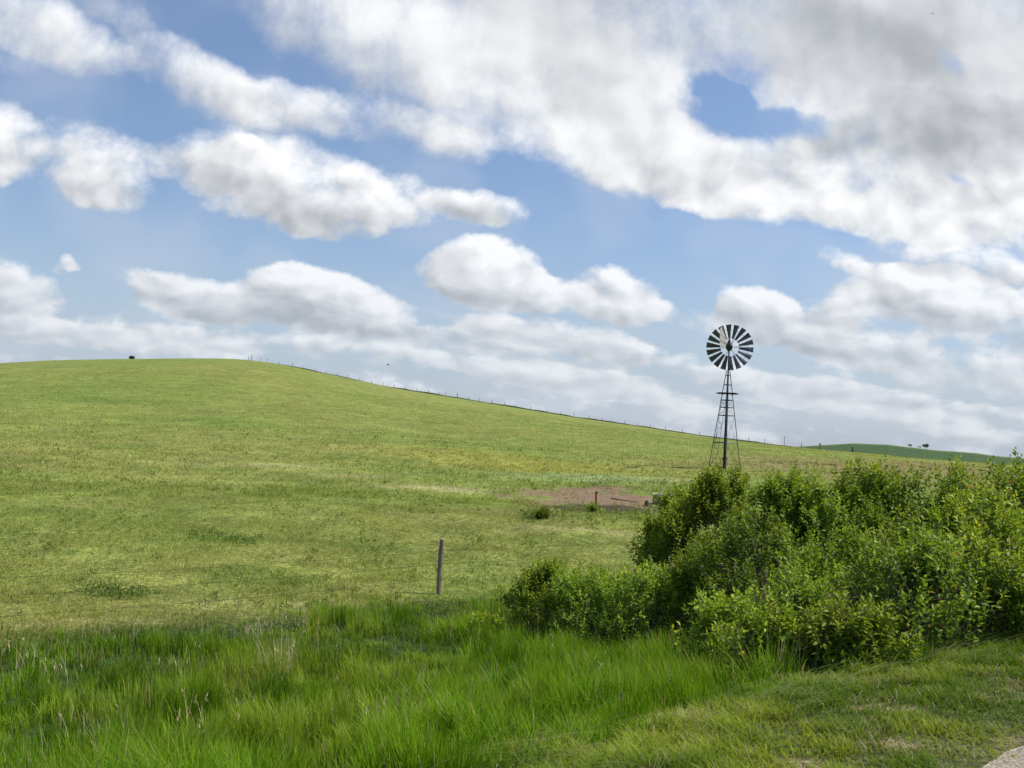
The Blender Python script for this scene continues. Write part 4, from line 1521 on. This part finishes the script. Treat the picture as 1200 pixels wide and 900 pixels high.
    for k in range(18):
        t = 2 * math.pi * (k + 0.5) / 18 + R(5)
        e = X * math.cos(t) + Z * math.sin(t)
        tg = -X * math.sin(t) + Z * math.cos(t)
        nr, nc = 3, 5
        vs = []
        for thick in (0, 1):
            for i in range(nr):
                r = RI + (RO - RI) * i / (nr - 1)
                w = (0.125 + (0.345 - 0.125) * i / (nr - 1))
                for j in range(nc):
                    s = (j / (nc - 1) - 0.5)
                    pitch = R(36 - 6 * i)
                    cup = -0.10 * w * (1 - 4 * s * s)
                    q = tg * (s * w * math.cos(pitch) / math.cos(R(30))) + wn * (s * w * math.sin(pitch)) + wn * cup * 1.0
                    vs.append(wc + e * r + q + wn * (0.004 if thick else -0.004))
        fs = []
        n1 = nr * nc
        for i in range(nr - 1):
            for j in range(nc - 1):
                a = i * nc + j
                fs.append((a, a + 1, a + nc + 1, a + nc))
                fs.append((n1 + a, n1 + a + nc, n1 + a + nc + 1, n1 + a + 1))
        rim = [j for j in range(nc)] + [i * nc + nc - 1 for i in range(1, nr)] + [(nr - 1) * nc + j for j in range(nc - 2, -1, -1)] + [i * nc for i in range(nr - 2, 0, -1)]
        for a, b in zip(rim, rim[1:] + rim[:1]):
            fs.append((b, a, n1 + a, n1 + b))
        mb = MB()
        mb.add(vs, fs)
        mb.build("vane", M_VANE, wo)
    # tail, swung towards the road and a little left
    td = (-view * 0.955 - side * 0.30).normalized()
    b0 = gc + Vector((0, 0, 0.02))
    tail = MB()
    up = Vector((0, 0, 1))
    tn = td.cross(up)
    prof = [(0.75, -0.16), (1.75, -0.36), (1.98, -0.18), (1.98, 0.80), (1.72, 0.98), (0.75, 0.36)]
    prof3 = [b0 + td * r + up * (z + 0.05) for r, z in prof]
    n = len(prof3)
    tail.add([p + tn * 0.006 for p in prof3] + [p - tn * 0.006 for p in prof3], [tuple(range(n)), tuple(range(2 * n - 1, n - 1, -1))] + [(i, i + n, (i + 1) % n + n, (i + 1) % n) for i in range(n)])
    tl = tail.build("tail_sheet", M_TAIL, root)
    MB().tube([b0, b0 + td * 1.9 + up * 0.12], 0.022, 6).tube([b0 + up * 0.32, b0 + td * 1.9 + up * 0.5], 0.012, 5).build("tail_boom", M_IRON, root)


build_windmill()


# ------------------------------------------------------------------ things by the bare patch
def build_waterhole():
    # rusty stake
    p = at(699, 599)
    D = math.hypot(p.x, p.y)
    r = empty("steel_stake", p, "rusty red steel stake standing at the near edge of the bare dirt patch", "stake")
    hh = 22.5 / FPX * D
    mb = MB()
    mb.angle((0, 0, -0.3), (-0.04, 0.0, hh), 0.05, 0.012, (0.3, -1, 0))
    mb.build("post", M_RUST, r)
    MB().tube([(-0.06, 0, hh * 0.93), (0.02, 0.0, hh * 0.97)], 0.03, 8).build("cap", M_IRON, r)
    # pipe lying on the soil
    a, b, c = at(716, 584.5), at(732, 587), at(746, 589)
    mb = MB().tube([a + Vector((0, 0, 0.02)), b + Vector((0, 0, 0.03)), c + Vector((0, 0, 0.02))], 0.02, 8)
    o = mb.build("water_pipe", M_PIPE, smooth=True)
    tag(o, "dark narrow pipe lying across the bare dirt patch towards the stock tank", "pipe")
    # tank
    p = at(779, 591)
    D = math.hypot(p.x, p.y)
    s = D / FPX
    r = empty("stock_tank", p, "pale concrete stock tank at the right end of the bare dirt patch, half behind leaves", "water tank", rz=R(-8))
    w, dp, h = 27 * s, 0.9, 9.5 * s
    t = 0.09
    mb = MB()
    mb.box((0, -dp / 2 + t / 2, h / 2 - 0.05), (w - 0.002, t, h + 0.1))
    mb.box((0, dp / 2 - t / 2, h / 2 - 0.05), (w - 0.002, t, h + 0.1))
    mb.box((-w / 2 + t / 2, 0, h / 2 - 0.05), (t, dp - 2 * t, h + 0.096))
    mb.box((w / 2 - t / 2, 0, h / 2 - 0.05), (t, dp - 2 * t, h + 0.096))
    mb.build("wall", M_OLDPOST_TANKSHADE, r)  # concrete walls in the dark post-wood colour: their shade is painted in
    rim = MB()
    for (cx, cy, sx, sy) in ((0, -dp / 2 + 0.05, w + 0.06, 0.16), (0, dp / 2 - 0.05, w + 0.06, 0.16), (-w / 2 + 0.05, 0, 0.16, dp - 0.262), (w / 2 - 0.05, 0, 0.16, dp - 0.262)):
        rim.box((cx, cy, h + 0.04), (sx, sy, 0.075))
    rim.build("rim", M_CONC, r)
    MB().box((0, 0, h * 0.6), (w - 2 * t - 0.01, dp - 2 * t - 0.01, 0.02)).build("water", M_WATER, r)
    # dark stone
    p = at(758, 593)
    mb = MB()
    rg = random.Random(4)
    mb.tube([(0, 0, -0.08), (0.01, 0, 0.02), (0.0, 0.01, 0.14), (0.0, 0.0, 0.22), (0.01, 0, 0.25)], [0.08, 0.11, 0.10, 0.06, 0.02], 9)
    mb.v = [(x * rg.uniform(.85, 1.15), y * rg.uniform(.85, 1.15), z) for x, y, z in mb.v]
    o = mb.build("stone", M_STONE, smooth=False)
    o.location = p
    tag(o, "dark stone on the soil beside the stock tank", "stone")


build_waterhole()


# ------------------------------------------------------------------ far trees, bush on the hill, birds
def build_far_tree(px, py_base, hpx, wpx, label, D=795.0, name="tree", lean=0.0, seed=1, dens=1.0):
    rg = np.random.default_rng(seed)
    x, y = on_az(px, D, 522)
    z = hz(x, y)
    H, W = hpx / FPX * D, wpx / FPX * D
    root = empty(name, (x, y, z), label, "tree")
    mb = MB()
    mb.tube([(0, 0, -0.5), (lean * 0.3, 0, H * 0.35), (lean, 0, H * 0.7)], [0.05 * H, 0.035 * H, 0.015 * H], 7)
    for k in range(4):
        a = k * 1.7
        mb.tube([(lean * 0.3, 0, H * 0.33), (math.cos(a) * W * 0.3, math.sin(a) * W * 0.3, H * 0.68)], [0.025 * H, 0.01 * H], 5)
    mb.build("trunk", M_BARK, root)
    ns = int(1500 * dens)
    lob = np.stack([rg.normal(0, W * 0.22, 9), rg.normal(0, W * 0.22, 9), H * (0.42 + 0.42 * rg.random(9))], 1)
    li = rg.integers(0, 9, ns)
    P = lob[li] + rg.normal(0, 1, (ns, 3)) * np.array([W * 0.12, W * 0.12, H * 0.09])
    dv = rg.normal(0, 1, (ns, 3)); dv /= np.linalg.norm(dv, axis=1, keepdims=True)
    L = np.full(ns, H * 0.085)
    V, T_ = quads_leaf(P, dv, rg.normal(0, 1, (ns, 3)), L, L * 0.7)
    c = np.repeat(np.array([0.07, 0.09, 0.065]) * (0.6 + 0.8 * rg.random((ns, 1))), 4, axis=0)
    me = tri_mesh("crown", V, T_, M_LEAF, c)
    o = bpy.data.objects.new("crown", me)
    link(o, root)


build_far_tree(1067, 524, 3.4, 4.2, "smaller left tree on the far green hill", seed=3, dens=0.7)
build_far_tree(1085.5, 524, 5.8, 6, "larger right tree on the far green hill", seed=4)
build_far_tree(1078, 524, 2.4, 5, "low bush between the two trees on the far green hill", name="bush", seed=5, dens=0.5)


def hill_bush():
    x, y = on_az(154.5, 326, 420)
    z = hz(x, y)
    root = empty("bush", (x, y, z), "lone dark bush on the hilltop skyline at the left", "bush")
    rg = np.random.default_rng(9)
    mb = MB()
    for k in range(6):
        a = k * 1.05
        mb.tube([(0, 0, -0.3), (math.cos(a) * 0.5, math.sin(a) * 0.5, 1.0)], [0.06, 0.02], 5)
    mb.build("stems", M_BARK, root)
    ns = 700
    dv = rg.normal(0, 1, (ns, 3)); dv /= np.linalg.norm(dv, axis=1, keepdims=True)
    P = dv * np.array([1.0, 0.9, 0.55]) * rg.random((ns, 1)) ** 0.4 + np.array([0, 0, 0.75])
    L = np.full(ns, 0.2)
    V, T_ = quads_leaf(P, rg.normal(0, 1, (ns, 3)) * 0.7, rg.normal(0, 1, (ns, 3)), L, L * 0.7)
    me = tri_mesh("foliage", V, T_, M_LEAF, np.tile(np.array([0.05, 0.065, 0.035]), (len(V), 1)))
    link(bpy.data.objects.new("foliage", me), root)


hill_bush()


def bird(px, py, dist, span, label, rz, bank):
    """one closed body with a tapered tail, and two bent wings"""
    d = ray(px, py)
    p = Vector((0, 0, EYE)) + d * dist
    mb = MB()
    s = span
    mb.tube([(0, -0.30 * s, 0.0), (0, -0.22 * s, 0.0), (0, -0.10 * s, 0), (0, 0.05 * s, 0), (0, 0.16 * s, 0.01 * s), (0, 0.22 * s, 0.02 * s), (0, 0.27 * s, 0.02 * s), (0, 0.31 * s, 0.01 * s)],
            [0.05 * s, 0.03 * s, 0.055 * s, 0.07 * s, 0.05 * s, 0.045 * s, 0.03 * s, 0.004 * s], 8)
    for q in (-1, 1):
        w = [(0.04, 0.12, 0.0), (0.04, -0.06, 0.0), (0.24, 0.15, 0.12), (0.24, -0.05, 0.11), (0.50, 0.02, 0.06), (0.46, -0.06, 0.06)]
        vs = [(x * s * q, y * s, z * s + 0.008 * s) for x, y, z in w] + [(x * s * q, y * s, z * s - 0.008 * s) for x, y, z in w]
        fs = [(0, 2, 3, 1), (2, 4, 5, 3), (7, 9, 8, 6), (9, 11, 10, 8), (0, 6, 8, 2), (2, 8, 10, 4), (4, 10, 11, 5), (5, 11, 9, 3), (3, 9, 7, 1), (1, 7, 6, 0)]
        mb.add(vs, fs)
    o = mb.build("bird", M_BIRD)
    o.location = p
    o.rotation_euler = (R(8), R(bank), rz)
    tag(o, label, "bird")


bird(455, 427.5, 70, 0.42, "dark bird flying just above the ridge, left of the windmill", R(65), 14)
bird(1093, 16, 110, 0.40, "tiny dark bird high up in front of the grey cloud at the upper right", R(20), -8)
